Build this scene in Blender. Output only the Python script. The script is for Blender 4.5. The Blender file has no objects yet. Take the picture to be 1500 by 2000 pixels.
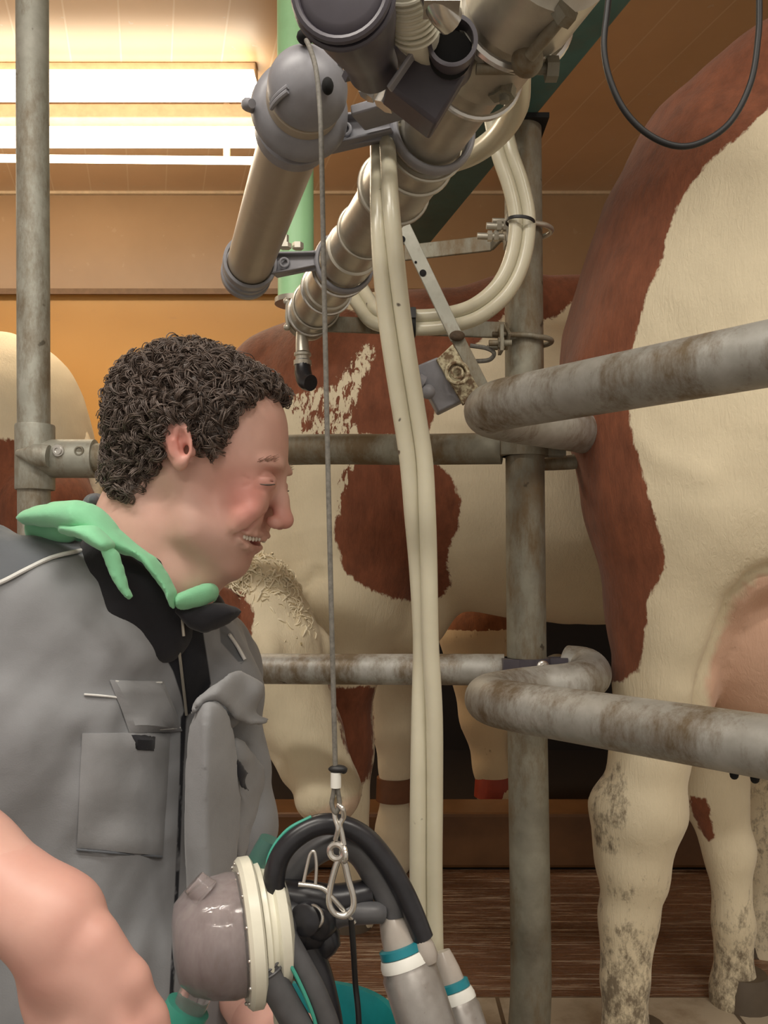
import bpy, bmesh, math, random
import numpy as np
from mathutils import Vector, Matrix
from mathutils.bvhtree import BVHTree

SC = bpy.context.scene
COL = SC.collection
# ---------------------------------------------------------------- camera
F = 1700.0; HZ = 1107.0; CH = 0.80          # focal length in px, horizon row, eye height over the cow platform
cd = bpy.data.cameras.new('camera'); cam = bpy.data.objects.new('camera', cd); COL.objects.link(cam)
cam.location = (0, 0, CH); cam.rotation_euler = (math.pi/2, 0, 0)
cd.sensor_fit = 'VERTICAL'; cd.sensor_height = 36.0; cd.lens = 36.0*F/2000.0
cd.shift_y = (HZ-1000.0)/2000.0
cd.clip_start = 0.02
SC.camera = cam
# ---------------------------------------------------------------- world, lamps, exposure
w = bpy.data.worlds.new('world'); SC.world = w; w.use_nodes = True
bg = w.node_tree.nodes['Background']; bg.inputs[0].default_value = (1.0, 0.90, 0.78, 1); bg.inputs[1].default_value = 0.55
SC.view_settings.view_transform = 'Standard'; SC.view_settings.look = 'None'
SC.view_settings.exposure = 0.0; SC.view_settings.gamma = 1.0
try: SC.view_settings.use_curve_mapping = False
except Exception: pass

def area(name, loc, size, power, color, rot=(0, 0, 0)):
    l = bpy.data.lights.new(name, 'AREA'); l.shape = 'RECTANGLE'; l.size = size[0]; l.size_y = size[1]
    l.energy = power; l.color = color
    o = bpy.data.objects.new(name, l); o.location = loc; o.rotation_euler = rot; COL.objects.link(o)
    return o
CEIL = 2.42
PITLAMPS = [(-0.75, 0.15), (0.75, -0.15), (-0.2, -1.5)]
for (x, y) in PITLAMPS:
    area('pit_lamp_light', (x, y, CEIL-0.12), (1.2, 0.10), 22, (1.0, 0.94, 0.85))

def P(px, py, Y):
    return np.array([(px-750.0)/F*Y, Y, CH-(py-HZ)/F*Y])
def L(px, Y):
    return px/F*Y

# ---------------------------------------------------------------- helpers: meshes
class MB:
    def __init__(s): s.v = []; s.f = []
    def add(s, vs, fs):
        o = len(s.v); s.v.extend([tuple(float(c) for c in q) for q in vs]); s.f.extend([tuple(i+o for i in q) for q in fs]); return s
    def tube(s, pts, r, n=14, sub=6, closed=False, caps=True, flat=None):
        pts = [np.array(p, float) for p in pts]
        m = len(pts)
        rr = list(r) if hasattr(r, '__len__') else [r]*m
        if sub > 1 and m > 2:
            Q = []; R = []
            rng = m if closed else m-1
            for i in range(rng):
                if closed: a, b, c, d = pts[(i-1) % m], pts[i], pts[(i+1) % m], pts[(i+2) % m]
                else:
                    b, c = pts[i], pts[i+1]; a = pts[i-1] if i > 0 else 2*b-c; d = pts[i+2] if i+2 < m else 2*c-b
                r0, r1 = rr[i], rr[(i+1) % m]
                for k in range(sub):
                    t = k/sub
                    Q.append(.5*((2*b)+(c-a)*t+(2*a-5*b+4*c-d)*t*t+(3*b-a-3*c+d)*t**3)); R.append(r0+(r1-r0)*t)
            if not closed: Q.append(pts[-1]); R.append(rr[-1])
            pts, rr = Q, R; m = len(pts)
        T = []
        for i in range(m):
            a = pts[(i-1) % m] if (closed or i > 0) else pts[i]; b = pts[(i+1) % m] if (closed or i < m-1) else pts[i]
            t = b-a; T.append(t/(np.linalg.norm(t)+1e-12))
        ref = np.array([0, 0, 1.0]) if abs(T[0][2]) < .9 else np.array([0, 1.0, 0])
        u = np.cross(T[0], ref); u /= np.linalg.norm(u)
        vs = []
        for i in range(m):
            u = u-T[i]*np.dot(u, T[i]); u /= np.linalg.norm(u)+1e-12
            v = np.cross(T[i], u)
            for k in range(n):
                a = 2*math.pi*k/n
                vs.append(pts[i]+rr[i]*(math.cos(a)*u+math.sin(a)*v))
        fs = []
        for i in range(m if closed else m-1):
            j = (i+1) % m
            for k in range(n):
                k2 = (k+1) % n
                fs.append((i*n+k, i*n+k2, j*n+k2, j*n+k))
        if caps and not closed:
            fs.append(tuple(range(n-1, -1, -1))); fs.append(tuple((m-1)*n+k for k in range(n)))
        return s.add(vs, fs)
    def cyl(s, a, b, r0, r1=None, n=28, caps=True):
        return s.tube([a, b], [r0, r0 if r1 is None else r1], n, 1, False, caps)
    def lathe(s, a, axis, prof, n=32, closed=False):
        # prof: list of (distance along axis, radius) from point a
        a = np.array(a, float); t = np.array(axis, float); t /= np.linalg.norm(t)
        ref = np.array([0, 0, 1.0]) if abs(t[2]) < .9 else np.array([0, 1.0, 0])
        u = np.cross(t, ref); u /= np.linalg.norm(u); v = np.cross(t, u)
        vs = []
        for (d, r) in prof:
            for k in range(n):
                q = 2*math.pi*k/n; vs.append(a+t*d+max(r, 1e-5)*(math.cos(q)*u+math.sin(q)*v))
        fs = []; m = len(prof)
        for i in range(m if closed else m-1):
            j = (i+1) % m
            for k in range(n):
                k2 = (k+1) % n; fs.append((i*n+k, i*n+k2, j*n+k2, j*n+k))
        if not closed:
            fs.append(tuple(range(n-1, -1, -1))); fs.append(tuple((m-1)*n+k for k in range(n)))
        return s.add(vs, fs)
    def ring(s, c, axis, R, r, n=28, m=10, sq=1.0):
        # torus; sq stretches the tube along the axis
        prof = [(sq*r*math.sin(2*math.pi*k/m), R+r*math.cos(2*math.pi*k/m)) for k in range(m)]
        return s.lathe(c, axis, prof, n, True)
    def box(s, c, ax, ay, az):
        # half-vectors
        c, ax, ay, az = [np.array(q, float) for q in (c, ax, ay, az)]
        vs = [c+i*ax+j*ay+k*az for k in (-1, 1) for j in (-1, 1) for i in (-1, 1)]
        return s.add(vs, [(0, 2, 3, 1), (4, 5, 7, 6), (0, 1, 5, 4), (2, 6, 7, 3), (0, 4, 6, 2), (1, 3, 7, 5)])
    def bar(s, a, b, w, t, side):
        # flat bar from a to b, full width w along 'side', full thickness t
        a = np.array(a, float); b = np.array(b, float); d = b-a; l = np.linalg.norm(d); d /= l
        sd = np.array(side, float); sd -= d*np.dot(sd, d); sd /= np.linalg.norm(sd); n = np.cross(d, sd)
        return s.box((a+b)/2, d*l/2, sd*w/2, n*t/2)
    def ball(s, c, r, n=16, m=10, sc=(1, 1, 1)):
        c = np.array(c, float); vs = [c+np.array([0, 0, r*sc[2]])]; fs = []
        for i in range(1, m):
            th = math.pi*i/m
            for k in range(n):
                a = 2*math.pi*k/n
                vs.append(c+r*np.array([math.sin(th)*math.cos(a)*sc[0], math.sin(th)*math.sin(a)*sc[1], math.cos(th)*sc[2]]))
        vs.append(c-np.array([0, 0, r*sc[2]]))
        for k in range(n): fs.append((0, 1+k, 1+(k+1) % n))
        for i in range(m-2):
            for k in range(n):
                a = 1+i*n+k; b = 1+i*n+(k+1) % n; fs.append((a, a+n, b+n, b))
        e = len(vs)-1
        for k in range(n): fs.append((e, 1+(m-2)*n+(k+1) % n, 1+(m-2)*n+k))
        return s.add(vs, fs)
    def prism(s, poly, d):
        # poly: list of world points (planar), extruded by vector d
        n = len(poly); d = np.array(d, float); vs = [np.array(p, float) for p in poly]; vs += [p+d for p in vs]
        fs = [tuple(range(n-1, -1, -1)), tuple(range(n, 2*n))]+[(k, (k+1) % n, n+(k+1) % n, n+k) for k in range(n)]
        return s.add(vs, fs)
    def build(s, name, mat, parent=None, **kw):
        return link_mesh(name, np.array(s.v), s.f, mat, parent, **kw)

def rootloc(o):
    while o.parent: o = o.parent
    return np.array(o.location)
def link_mesh(name, V, Fc, mat, parent=None, smooth=True, bevel=0.0, attrs=None, sharp=0.7, fixn=True, subsurf=0):
    V = np.asarray(V, float)
    if parent is None:
        lo, hi = V.min(0), V.max(0); off = np.array([(lo[0]+hi[0])/2, (lo[1]+hi[1])/2, lo[2]])
    else: off = rootloc(parent)
    me = bpy.data.meshes.new(name)
    me.from_pydata((V-off).tolist(), [], [list(map(int, f)) for f in Fc] if not isinstance(Fc, np.ndarray) else Fc.tolist())
    if attrs:
        for k, a in attrs.items():
            at = me.attributes.new(k, 'FLOAT', 'POINT'); at.data.foreach_set('value', np.asarray(a, np.float32))
    if fixn:
        bm = bmesh.new(); bm.from_mesh(me); bmesh.ops.recalc_face_normals(bm, faces=bm.faces)
        if smooth:
            for f in bm.faces: f.smooth = True
            for e in bm.edges:
                if len(e.link_faces) == 2 and e.calc_face_angle(0) > sharp: e.smooth = False
        bm.to_mesh(me); bm.free()
    elif smooth:
        me.polygons.foreach_set('use_smooth', [True]*len(me.polygons))
    me.materials.append(mat)
    o = bpy.data.objects.new(name, me); COL.objects.link(o)
    if parent is None: o.location = off
    else: o.parent = parent
    if bevel > 0:
        b = o.modifiers.new('bevel', 'BEVEL'); b.width = bevel; b.segments = 2; b.limit_method = 'ANGLE'; b.angle_limit = 0.6
    if subsurf:
        b = o.modifiers.new('subdivision', 'SUBSURF'); b.levels = subsurf; b.render_levels = subsurf
    return o
def tag(o, label, cat, group=None):
    o['label'] = label; o['category'] = cat
    if group: o['group'] = group
    return o
def thing(name, loc, label, cat, group=None):
    o = bpy.data.objects.new(name, None); o.empty_display_size = .05; COL.objects.link(o); o.location = tuple(float(c) for c in loc)
    return tag(o, label, cat, group)
def struct(o): o['kind'] = 'structure'; return o

# ---------------------------------------------------------------- helpers: implicit surfaces
def surface_nets(G, org, h):
    ins = G < 0
    c = np.zeros(tuple(n-1 for n in G.shape), np.int8)
    for i in (0, 1):
        for j in (0, 1):
            for k in (0, 1):
                c += ins[i:ins.shape[0]-1+i, j:ins.shape[1]-1+j, k:ins.shape[2]-1+k]
    act = (c > 0) & (c < 8)
    I, J, K = np.nonzero(act); n = len(I)
    ids = -np.ones(act.shape, np.int64); ids[I, J, K] = np.arange(n)
    acc = np.zeros((n, 3)); cnt = np.zeros(n)
    cs = [(i, j, k) for i in (0, 1) for j in (0, 1) for k in (0, 1)]
    for a in cs:
        for b in cs:
            if sum(b)-sum(a) == 1 and all(b[q] >= a[q] for q in range(3)):
                fa = G[I+a[0], J+a[1], K+a[2]]; fb = G[I+b[0], J+b[1], K+b[2]]
                m = (fa < 0) != (fb < 0); t = np.where(m, fa/np.where(m, fa-fb, 1), 0)
                p = np.array(a)[None, :]+(np.array(b)-np.array(a))[None, :]*t[:, None]
                acc += p*m[:, None]; cnt += m
    V = (acc/cnt[:, None]+np.stack([I, J, K], 1))*h+np.array(org)[None, :]
    Fs = []
    for ax in range(3):
        sl0 = [slice(1, -1)]*3; sl1 = [slice(1, -1)]*3; sl0[ax] = slice(0, -1); sl1[ax] = slice(1, None)
        A = ins[tuple(sl0)]; B = ins[tuple(sl1)]
        i, j, k = np.nonzero(A != B); flip = A[i, j, k]
        g = [i, j, k]
        for q in range(3):
            if q != ax: g[q] = g[q]+1
        b, c2 = [(1, 2), (2, 0), (0, 1)][ax]
        def at(db, dc):
            q = [g[0].copy(), g[1].copy(), g[2].copy()]; q[b] -= db; q[c2] -= dc; return ids[q[0], q[1], q[2]]
        quad = np.stack([at(1, 1), at(0, 1), at(0, 0), at(1, 0)], 1)
        quad[~flip] = quad[~flip][:, ::-1]
        Fs.append(quad)
    return V, np.concatenate(Fs)
class SDF:
    def __init__(s, lo, hi, h):
        s.h = h; s.lo = np.array(lo, float)
        ax = [np.arange(lo[i], hi[i]+h, h, dtype=np.float32) for i in range(3)]
        s.X, s.Y, s.Z = np.meshgrid(*ax, indexing='ij', sparse=True)
        s.G = np.full(tuple(len(a) for a in ax), 9.0, np.float32)
    def _u(s, d, k):
        if k <= 0: s.G = np.minimum(s.G, d)
        else:
            h = np.clip(.5+.5*(d-s.G)/k, 0, 1); s.G = d+(s.G-d)*h-k*h*(1-h)
    def cut(s, d, k):
        h = np.clip(.5-.5*(s.G+d)/max(k, 1e-5), 0, 1); s.G = s.G+(-d-s.G)*h+k*h*(1-h)
    def d_ell(s, c, r, R=None):
        x, y, z = s.X-c[0], s.Y-c[1], s.Z-c[2]
        if R is not None:       # R rows = local axes
            x, y, z = (R[i][0]*x+R[i][1]*y+R[i][2]*z for i in range(3))
        k0 = np.sqrt((x/r[0])**2+(y/r[1])**2+(z/r[2])**2)+1e-6
        k1 = np.sqrt((x/r[0]**2)**2+(y/r[1]**2)**2+(z/r[2]**2)**2)+1e-6
        return (k0*(k0-1)/k1).astype(np.float32)
    def ell(s, c, r, k=.02, R=None): s._u(s.d_ell(c, r, R), k); return s
    def sub_ell(s, c, r, k=.01, R=None): s.cut(s.d_ell(c, r, R), k); return s
    def d_cone(s, a, b, ra, rb):
        a = np.array(a, float); b = np.array(b, float); d = b-a; L2 = float(d@d)+1e-9
        t = np.clip(((s.X-a[0])*d[0]+(s.Y-a[1])*d[1]+(s.Z-a[2])*d[2])/L2, 0, 1)
        q = np.sqrt((s.X-a[0]-t*d[0])**2+(s.Y-a[1]-t*d[1])**2+(s.Z-a[2]-t*d[2])**2)
        return (q-(ra+(rb-ra)*t)).astype(np.float32)
    def cone(s, a, b, ra, rb, k=.02): s._u(s.d_cone(a, b, ra, rb), k); return s
    def chain(s, pts, k=.02):
        for (a, ra), (b, rb) in zip(pts[:-1], pts[1:]): s.cone(a, b, ra, rb, k)
        return s
    def mesh(s): return surface_nets(s.G, s.lo, s.h)
def vnoise(Pn, sc, seed=0):
    q = np.asarray(Pn, float)*np.asarray(sc, float)+seed*17.13; i = np.floor(q).astype(np.int64); f = q-i; f = f*f*(3-2*f)
    def hsh(a, b, c):
        n = (a*73856093) ^ (b*19349663) ^ (c*83492791); n = (n ^ (n >> 13))*1274126177; return ((n ^ (n >> 16)) & 0xffff)/65535.0
    r = 0
    for dx in (0, 1):
        for dy in (0, 1):
            for dz in (0, 1):
                wt = (f[:, 0] if dx else 1-f[:, 0])*(f[:, 1] if dy else 1-f[:, 1])*(f[:, 2] if dz else 1-f[:, 2])
                r = r+wt*hsh(i[:, 0]+dx, i[:, 1]+dy, i[:, 2]+dz)
    return r*2-1
def vnormals(V, Fq):
    a, b, c, d = (V[Fq[:, i]] for i in range(4)); n = np.cross(c-a, d-b)
    N = np.zeros_like(V)
    for i in range(4): np.add.at(N, Fq[:, i], n)
    return N/(np.linalg.norm(N, axis=1)[:, None]+1e-12)
def vsmooth(V, Fq, it=2, lam=.5):
    for _ in range(it):
        S = np.zeros_like(V); n = np.zeros(len(V))
        for i in range(4):
            j = (i+1) % 4
            np.add.at(S, Fq[:, i], V[Fq[:, j]]); np.add.at(S, Fq[:, j], V[Fq[:, i]]); np.add.at(n, Fq[:, i], 1); np.add.at(n, Fq[:, j], 1)
        V = V+lam*(S/n[:, None]-V)
    return V
def topx(V):
    return np.stack([750+V[:, 0]/V[:, 1]*F, HZ-(V[:, 2]-CH)/V[:, 1]*F], 1)
def polysd(Q, poly):
    # signed distance (px), positive inside
    poly = np.array(poly, float); n = len(poly); best = np.full(len(Q), 1e9); inside = np.zeros(len(Q), bool)
    for i in range(n):
        a = poly[i]; b = poly[(i+1) % n]; d = b-a
        t = np.clip(((Q-a)@d)/(d@d+1e-9), 0, 1); dist = np.linalg.norm(Q-a-t[:, None]*d, axis=1); best = np.minimum(best, dist)
        cr = ((a[1] > Q[:, 1]) != (b[1] > Q[:, 1])) & (Q[:, 0] < (b[0]-a[0])*(Q[:, 1]-a[1])/(b[1]-a[1]+1e-12)+a[0]); inside ^= cr
    return np.where(inside, best, -best)

# ---------------------------------------------------------------- helpers: materials
class NT:
    def __init__(s, name):
        s.m = bpy.data.materials.new(name); s.m.use_nodes = True; s.t = s.m.node_tree; s.b = s.t.nodes['Principled BSDF']
    def n(s, typ, **kw):
        nd = s.t.nodes.new(typ)
        for k, v in kw.items():
            if k.startswith('_'): setattr(nd, k[1:], v)
            else:
                key = k.replace('__', ' ')
                nd.inputs[int(key[1:]) if key[0] == 'i' and key[1:].isdigit() else key].default_value = v
        return nd
    def l(s, a, b): s.t.links.new(a, b)
    def coord(s, scale=(1, 1, 1), rot=(0, 0, 0), kind='Object'):
        tc = s.n('ShaderNodeTexCoord'); mp = s.n('ShaderNodeMapping'); mp.inputs['Scale'].default_value = scale; mp.inputs['Rotation'].default_value = rot
        s.l(tc.outputs[kind], mp.inputs['Vector']); return mp.outputs['Vector']
    def noise(s, scale, detail=4, rough=.5, vec=None, dist=0):
        nd = s.n('ShaderNodeTexNoise'); nd.inputs['Scale'].default_value = scale; nd.inputs['Detail'].default_value = detail
        nd.inputs['Roughness'].default_value = rough; nd.inputs['Distortion'].default_value = dist
        s.l(vec if vec is not None else s.coord(), nd.inputs['Vector']); return nd.outputs['Fac']
    def ramp(s, fac, stops):
        nd = s.n('ShaderNodeValToRGB'); e = nd.color_ramp.elements
        while len(e) < len(stops): e.new(.5)
        for q, (p, c) in zip(e, stops): q.position = p; q.color = (c if len(c) == 4 else (*c, 1)) if hasattr(c, '__len__') else (c, c, c, 1)
        s.l(fac, nd.inputs[0]); return nd.outputs[0]
    def mix(s, fac, a, b, mode='MIX'):
        nd = s.n('ShaderNodeMix'); nd.data_type = 'RGBA'; nd.blend_type = mode
        for sk, v in ((nd.inputs[0], fac), (nd.inputs[6], a), (nd.inputs[7], b)):
            if hasattr(v, 'is_output'): s.l(v, sk)
            elif hasattr(v, '__len__'): sk.default_value = (*v, 1) if len(v) == 3 else v
            else: sk.default_value = v
        return nd.outputs[2]
    def math(s, op, a, b=0.0, c=None, clamp=False):
        nd = s.n('ShaderNodeMath'); nd.operation = op; nd.use_clamp = clamp
        for i, v in enumerate((a, b) if c is None else (a, b, c)):
            if hasattr(v, 'is_output'): s.l(v, nd.inputs[i])
            else: nd.inputs[i].default_value = v
        return nd.outputs[0]
    def attr(s, name):
        nd = s.n('ShaderNodeAttribute'); nd.attribute_name = name; return nd.outputs['Fac']
    def set(s, **kw):
        for k, v in kw.items():
            sk = s.b.inputs[k.replace('_', ' ')]
            if hasattr(v, 'is_output'): s.l(v, sk)
            elif hasattr(v, '__len__') and sk.type == 'RGBA': sk.default_value = (*v, 1)
            else: sk.default_value = v
        return s
    def bump(s, h, strength=.3, dist=.002):
        nd = s.n('ShaderNodeBump'); nd.inputs['Strength'].default_value = strength; nd.inputs['Distance'].default_value = dist
        s.l(h, nd.inputs['Height']); s.l(nd.outputs[0], s.b.inputs['Normal']); return s

def simple(name, col, rough=.5, metal=0.0, var=.12, scale=30, bump=0.0, dirt=0.0, dirtcol=(.10, .06, .03), **kw):
    t = NT(name); n = t.noise(scale, 5, .6)
    lo = tuple(c*(1-var) for c in col); hi = tuple(min(1, c*(1+var)) for c in col)
    c = t.ramp(n, [(.3, lo), (.7, hi)])
    if dirt > 0:
        d = t.noise(9, 8, .72); f = t.ramp(d, [(.5, 0.0), (.68, dirt)]); c = t.mix(f, c, dirtcol)
    t.set(Base_Color=c, Roughness=rough, Metallic=metal, **kw)
    if bump: t.bump(n, bump, .002)
    return t.m
def galv(name, a=(.33, .33, .28), b=(.52, .52, .46), dirt=.8, metal=.35, rough=.5):
    t = NT(name); n1 = t.noise(7, 6, .65); n2 = t.noise(60, 4, .6)
    c = t.ramp(n1, [(.32, a), (.68, b)]); c = t.mix(t.ramp(n2, [(.35, .0), (.75, .35)]), c, (.24, .23, .19))
    v = t.coord((1, 1, .35)); n3 = t.noise(11, 9, .75, v)
    c = t.mix(t.ramp(n3, [(.47, .0), (.62, dirt)]), c, (.17, .12, .065))
    n4 = t.noise(38, 3, .5); c = t.mix(t.ramp(n4, [(.70, .0), (.74, .8*dirt)]), c, (.05, .035, .02))
    t.set(Base_Color=c, Metallic=metal, Roughness=t.ramp(n1, [(.3, rough), (.7, rough+.2)])); t.bump(n2, .12, .001)
    return t.m
M = {}
M['galv'] = galv('galvanised_steel')
M['galv_dark'] = galv('weathered_galvanised_steel', (.13, .115, .085), (.36, .35, .28), 1.0, .35, .5)
M['galv_rail'] = galv('worn_galvanised_rail', (.34, .33, .30), (.55, .55, .52), .9, .4, .42)
M['steel'] = simple('stainless_steel', (.50, .47, .40), .34, .55, .15, 22, .05, .25)
M['steel_bright'] = simple('bright_steel', (.62, .60, .56), .25, .85, .1, 40)
M['grey_plastic'] = simple('grey_plastic', (.27, .27, .295), .42, 0, .1, 40, .05, .15)
M['dark_plastic'] = simple('dark_plastic', (.075, .068, .085), .4, 0, .15, 25, .05, .1)
M['cyl'] = simple('beige_painted_cylinder', (.46, .39, .30), .38, .15, .08, 14, .03, .25, (.25, .18, .10))
M['black_rubber'] = simple('black_rubber', (.018, .018, .022), .32, 0, .3, 60)
M['grey_rubber'] = simple('grey_rubber', (.085, .085, .09), .42, 0, .15, 60, .05)
M['teal_plastic'] = simple('teal_plastic', (.02, .36, .40), .35, 0, .1, 30)
M['green_hose'] = simple('green_rubber', (.06, .36, .27), .4, 0, .1, 30)
M['teal_beam'] = simple('teal_painted_steel', (.055, .135, .125), .55, 0, .22, 12, .05, .25, (.16, .11, .07))
M['green_paint'] = simple('light_green_paint', (.42, .78, .42), .4, 0, .06, 8, .02, .12, (.2, .3, .12))
M['cream_plastic'] = simple('cream_plastic', (.74, .72, .60), .32, 0, .06, 30)
M['white_plastic'] = simple('white_plastic', (.75, .75, .70), .4, 0, .06, 30)
M['black_cable'] = simple('black_cable', (.012, .012, .013), .5)
M['cord'] = simple('grey_cord', (.16, .15, .13), .7, 0, .3, 300)
M['hole'] = simple('black_and_hole_shade', (.006, .006, .006), .9)  # near-black stands in for the shade inside holes; also colours black parts
t = NT('milk_hose'); n = t.noise(6, 5, .6); c = t.ramp(n, [(.3, (.54, .50, .37)), (.7, (.71, .67, .52))])
n2 = t.noise(60, 2, .5); c = t.mix(t.ramp(n2, [(.74, 0.), (.77, .9)]), c, (.05, .03, .02))
t.set(Base_Color=c, Roughness=.28, Subsurface_Weight=.25, Subsurface_Radius=(.01, .008, .005), Transmission_Weight=.12); M['milk_hose'] = t.m
t = NT('clear_bowl'); n = t.noise(160, 2, .5)
t.set(Base_Color=(.86, .80, .80), Roughness=t.ramp(n, [(.45, .04), (.7, .22)]), Transmission_Weight=.85, IOR=1.3); t.bump(n, .35, .001); M['clear'] = t.m
t = NT('milk_film'); n = t.noise(22, 6, .65, t.coord((1, 1, .4)))
t.set(Base_Color=t.ramp(n, [(.32, (.22, .15, .15)), (.52, (.42, .36, .36)), (.72, (.62, .58, .57))]), Roughness=.3, Transmission_Weight=.25); M['film'] = t.m
t = NT('shell_steel'); n = t.noise(9, 7, .7); n2 = t.noise(90, 3, .6)
c = t.ramp(n, [(.3, (.26, .24, .22)), (.7, (.44, .42, .40))]); t.set(Base_Color=c, Metallic=.6, Roughness=t.ramp(n2, [(.3, .25), (.7, .5)])); t.bump(n2, .1, .0006); M['shell'] = t.m

# ================================================================ the room
t = NT('orange_wall_panel'); n = t.noise(1.6, 3, .5); n2 = t.noise(9, 6, .7, t.coord((1, 1, 3)))
c = t.ramp(n, [(.3, (.56, .29, .075)), (.7, (.64, .35, .10))]); c = t.mix(t.ramp(n2, [(.62, 0.), (.75, .25)]), c, (.40, .24, .10))
t.set(Base_Color=c, Roughness=.42); M['wall_orange'] = t.m
def ceil_mat(name, seams):
    t = NT(name); n = t.noise(2.2, 4, .6); c = t.ramp(n, [(.3, (.58, .385, .215)), (.7, (.67, .45, .26))] if seams else [(.3, (.33, .20, .10)), (.7, (.40, .25, .13))])
    sp = t.noise(26, 2, .5); c = t.mix(t.ramp(sp, [(.70, 0.), (.73, .7 if seams else .12)]), c, (.62, .50, .36))
    if seams:
        v = t.coord((1, 1, 1), (0, 0, math.atan(-0.27)))      # boards run along the parlour
        w_ = t.n('ShaderNodeSeparateXYZ'); t.l(v, w_.inputs[0])
        m = t.math('FRACT', t.math('MULTIPLY', w_.outputs[0], 1/.155)); e = t.math('LESS_THAN', m, .035)
        c = t.mix(t.math('MULTIPLY', e, .55), c, (.75, .60, .42))
    t.set(Base_Color=c, Roughness=.33); t.bump(n, .15, .004)
    return t.m
M['ceil'] = ceil_mat('brown_board_ceiling', True); M['wall_tan'] = ceil_mat('brown_wall_panel', False)
M['void_panel'] = simple('unlit_void_black', (.010, .006, .005), .7)  # near-black colour stands in for the unlit void below the orange wall
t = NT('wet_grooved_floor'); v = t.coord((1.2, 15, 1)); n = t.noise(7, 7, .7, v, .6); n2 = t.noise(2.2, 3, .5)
c = t.ramp(n2, [(.3, (.13, .055, .024)), (.7, (.22, .10, .045))]); st = t.noise(5, 6, .75, t.coord((.9, 26, 1)), .5); c = t.mix(t.ramp(st, [(.54, 0.), (.60, .85)]), c, (.62, .47, .33)); t.set(Base_Color=c, Roughness=t.ramp(n, [(.35, .12), (.7, .42)])); t.bump(n, .8, .012); M['wet'] = t.m  # pale streaks in the base colour stand in for highlights on the wet floor
t = NT('cream_floor_tiles'); v = t.coord((1, 1, 1), (0, 0, .0)); b = t.n('ShaderNodeTexBrick'); t.l(v, b.inputs['Vector'])
b.offset = 0; b.inputs['Scale'].default_value = 1; b.inputs['Brick Width'].default_value = .21; b.inputs['Row Height'].default_value = .21; b.inputs['Mortar Size'].default_value = .004
b.inputs['Color1'].default_value = (.50, .42, .31, 1); b.inputs['Color2'].default_value = (.42, .36, .27, 1); b.inputs['Mortar'].default_value = (.12, .09, .06, 1)
dn = t.noise(8, 6, .7); t.set(Base_Color=t.mix(t.ramp(dn, [(.5, 0.), (.7, .6)]), b.outputs[0], (.20, .13, .07)), Roughness=.35); M['tile'] = t.m
M['concrete'] = simple('damp_concrete', (.20, .17, .14), .6, 0, .25, 6, .3)
M['kerb'] = simple('wet_brown_kerb', (.15, .07, .028), .35, 0, .25, 7, .3)

WALLY = 3.8
EDGE = 1.62                                       # where the tiles give way to the grooved floor
struct(MB().box((0, WALLY+.05, (1.99+.62)/2), (5, 0, 0), (0, .05, 0), (0, 0, (1.99-.62)/2)).build('wall_back', M['wall_orange'], smooth=False))
struct(MB().box((0, WALLY+.035, (CEIL+1.99)/2), (5, 0, 0), (0, .065, 0), (0, 0, (CEIL-1.99)/2)).build('wall_back_upper', M['wall_tan'], smooth=False))
struct(MB().box((0, WALLY+.05, .31), (5, 0, 0), (0, .05, 0), (0, 0, .31)).build('wall_back_lower', M['void_panel'], smooth=False))
struct(MB().box((0, WALLY-.04, 2.43), (5, 0, 0), (0, .006, 0), (0, 0, .008)).build('trim_1', M['cream_plastic'], smooth=False)) if False else None
t1 = struct(MB().box((0, WALLY-.04, CEIL-.006), (5, 0, 0), (0, .010, 0), (0, 0, .006)).build('trim_1', simple('pale_joint_strip', (.62, .47, .30), .4), smooth=False))
t2 = struct(MB().box((0, WALLY-.036, 1.99), (5, 0, 0), (0, .006, 0), (0, 0, .012)).build('trim_2', simple('dark_joint_strip', (.20, .11, .05), .5), smooth=False))
struct(MB().box((0, (.3+WALLY)/2-1.2, CEIL+.03), (5, 0, 0), (0, (WALLY-.3)/2+1.3, 0), (0, 0, .03)).build('ceiling', M['ceil'], smooth=False))
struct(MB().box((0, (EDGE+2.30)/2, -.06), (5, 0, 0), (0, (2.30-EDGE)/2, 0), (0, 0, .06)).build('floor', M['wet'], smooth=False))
struct(MB().box((0, (2.30+WALLY)/2, -.06), (5, 0, 0), (0, (WALLY-2.30)/2, 0), (0, 0, .06)).build('floor_manger', M['void_panel'], smooth=False))
# tiled strip along the pit; it widens to the right where the next stall stands
PIT = [(-5, 1.14, 0), (.20, 1.14, 0), (1.30, -.9, 0), (5, -.9, 0), (5, EDGE, 0), (-5, EDGE, 0)]
struct(MB().prism([(a, b, -.12) for a, b, c in PIT], (0, 0, .12)).build('floor_tiled_ledge', M['tile'], smooth=False))
PW = [(-5, 1.14), (.20, 1.14), (1.30, -.9)]
for i, (a, b) in enumerate(zip(PW[:-1], PW[1:])):
    mb = MB().prism([(a[0], a[1], -.95), (b[0], b[1], -.95), (b[0]+.02, b[1]+.05, -.95), (a[0]+.02, a[1]+.05, -.95)], (0, 0, .83))
    struct(mb.build(['wall_pit_back', 'wall_pit_right'][i], M['concrete'], smooth=False))
struct(MB().box((0, -.7, -.98), (5, 0, 0), (0, 1.9, 0), (0, 0, .03)).build('floor_pit', M['concrete'], smooth=False))
struct(MB().box((0, 2.38, .0735), (5, 0, 0), (0, .075, 0), (0, 0, .0735)).build('trim_3', M['kerb'], smooth=False, bevel=.01))

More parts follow.
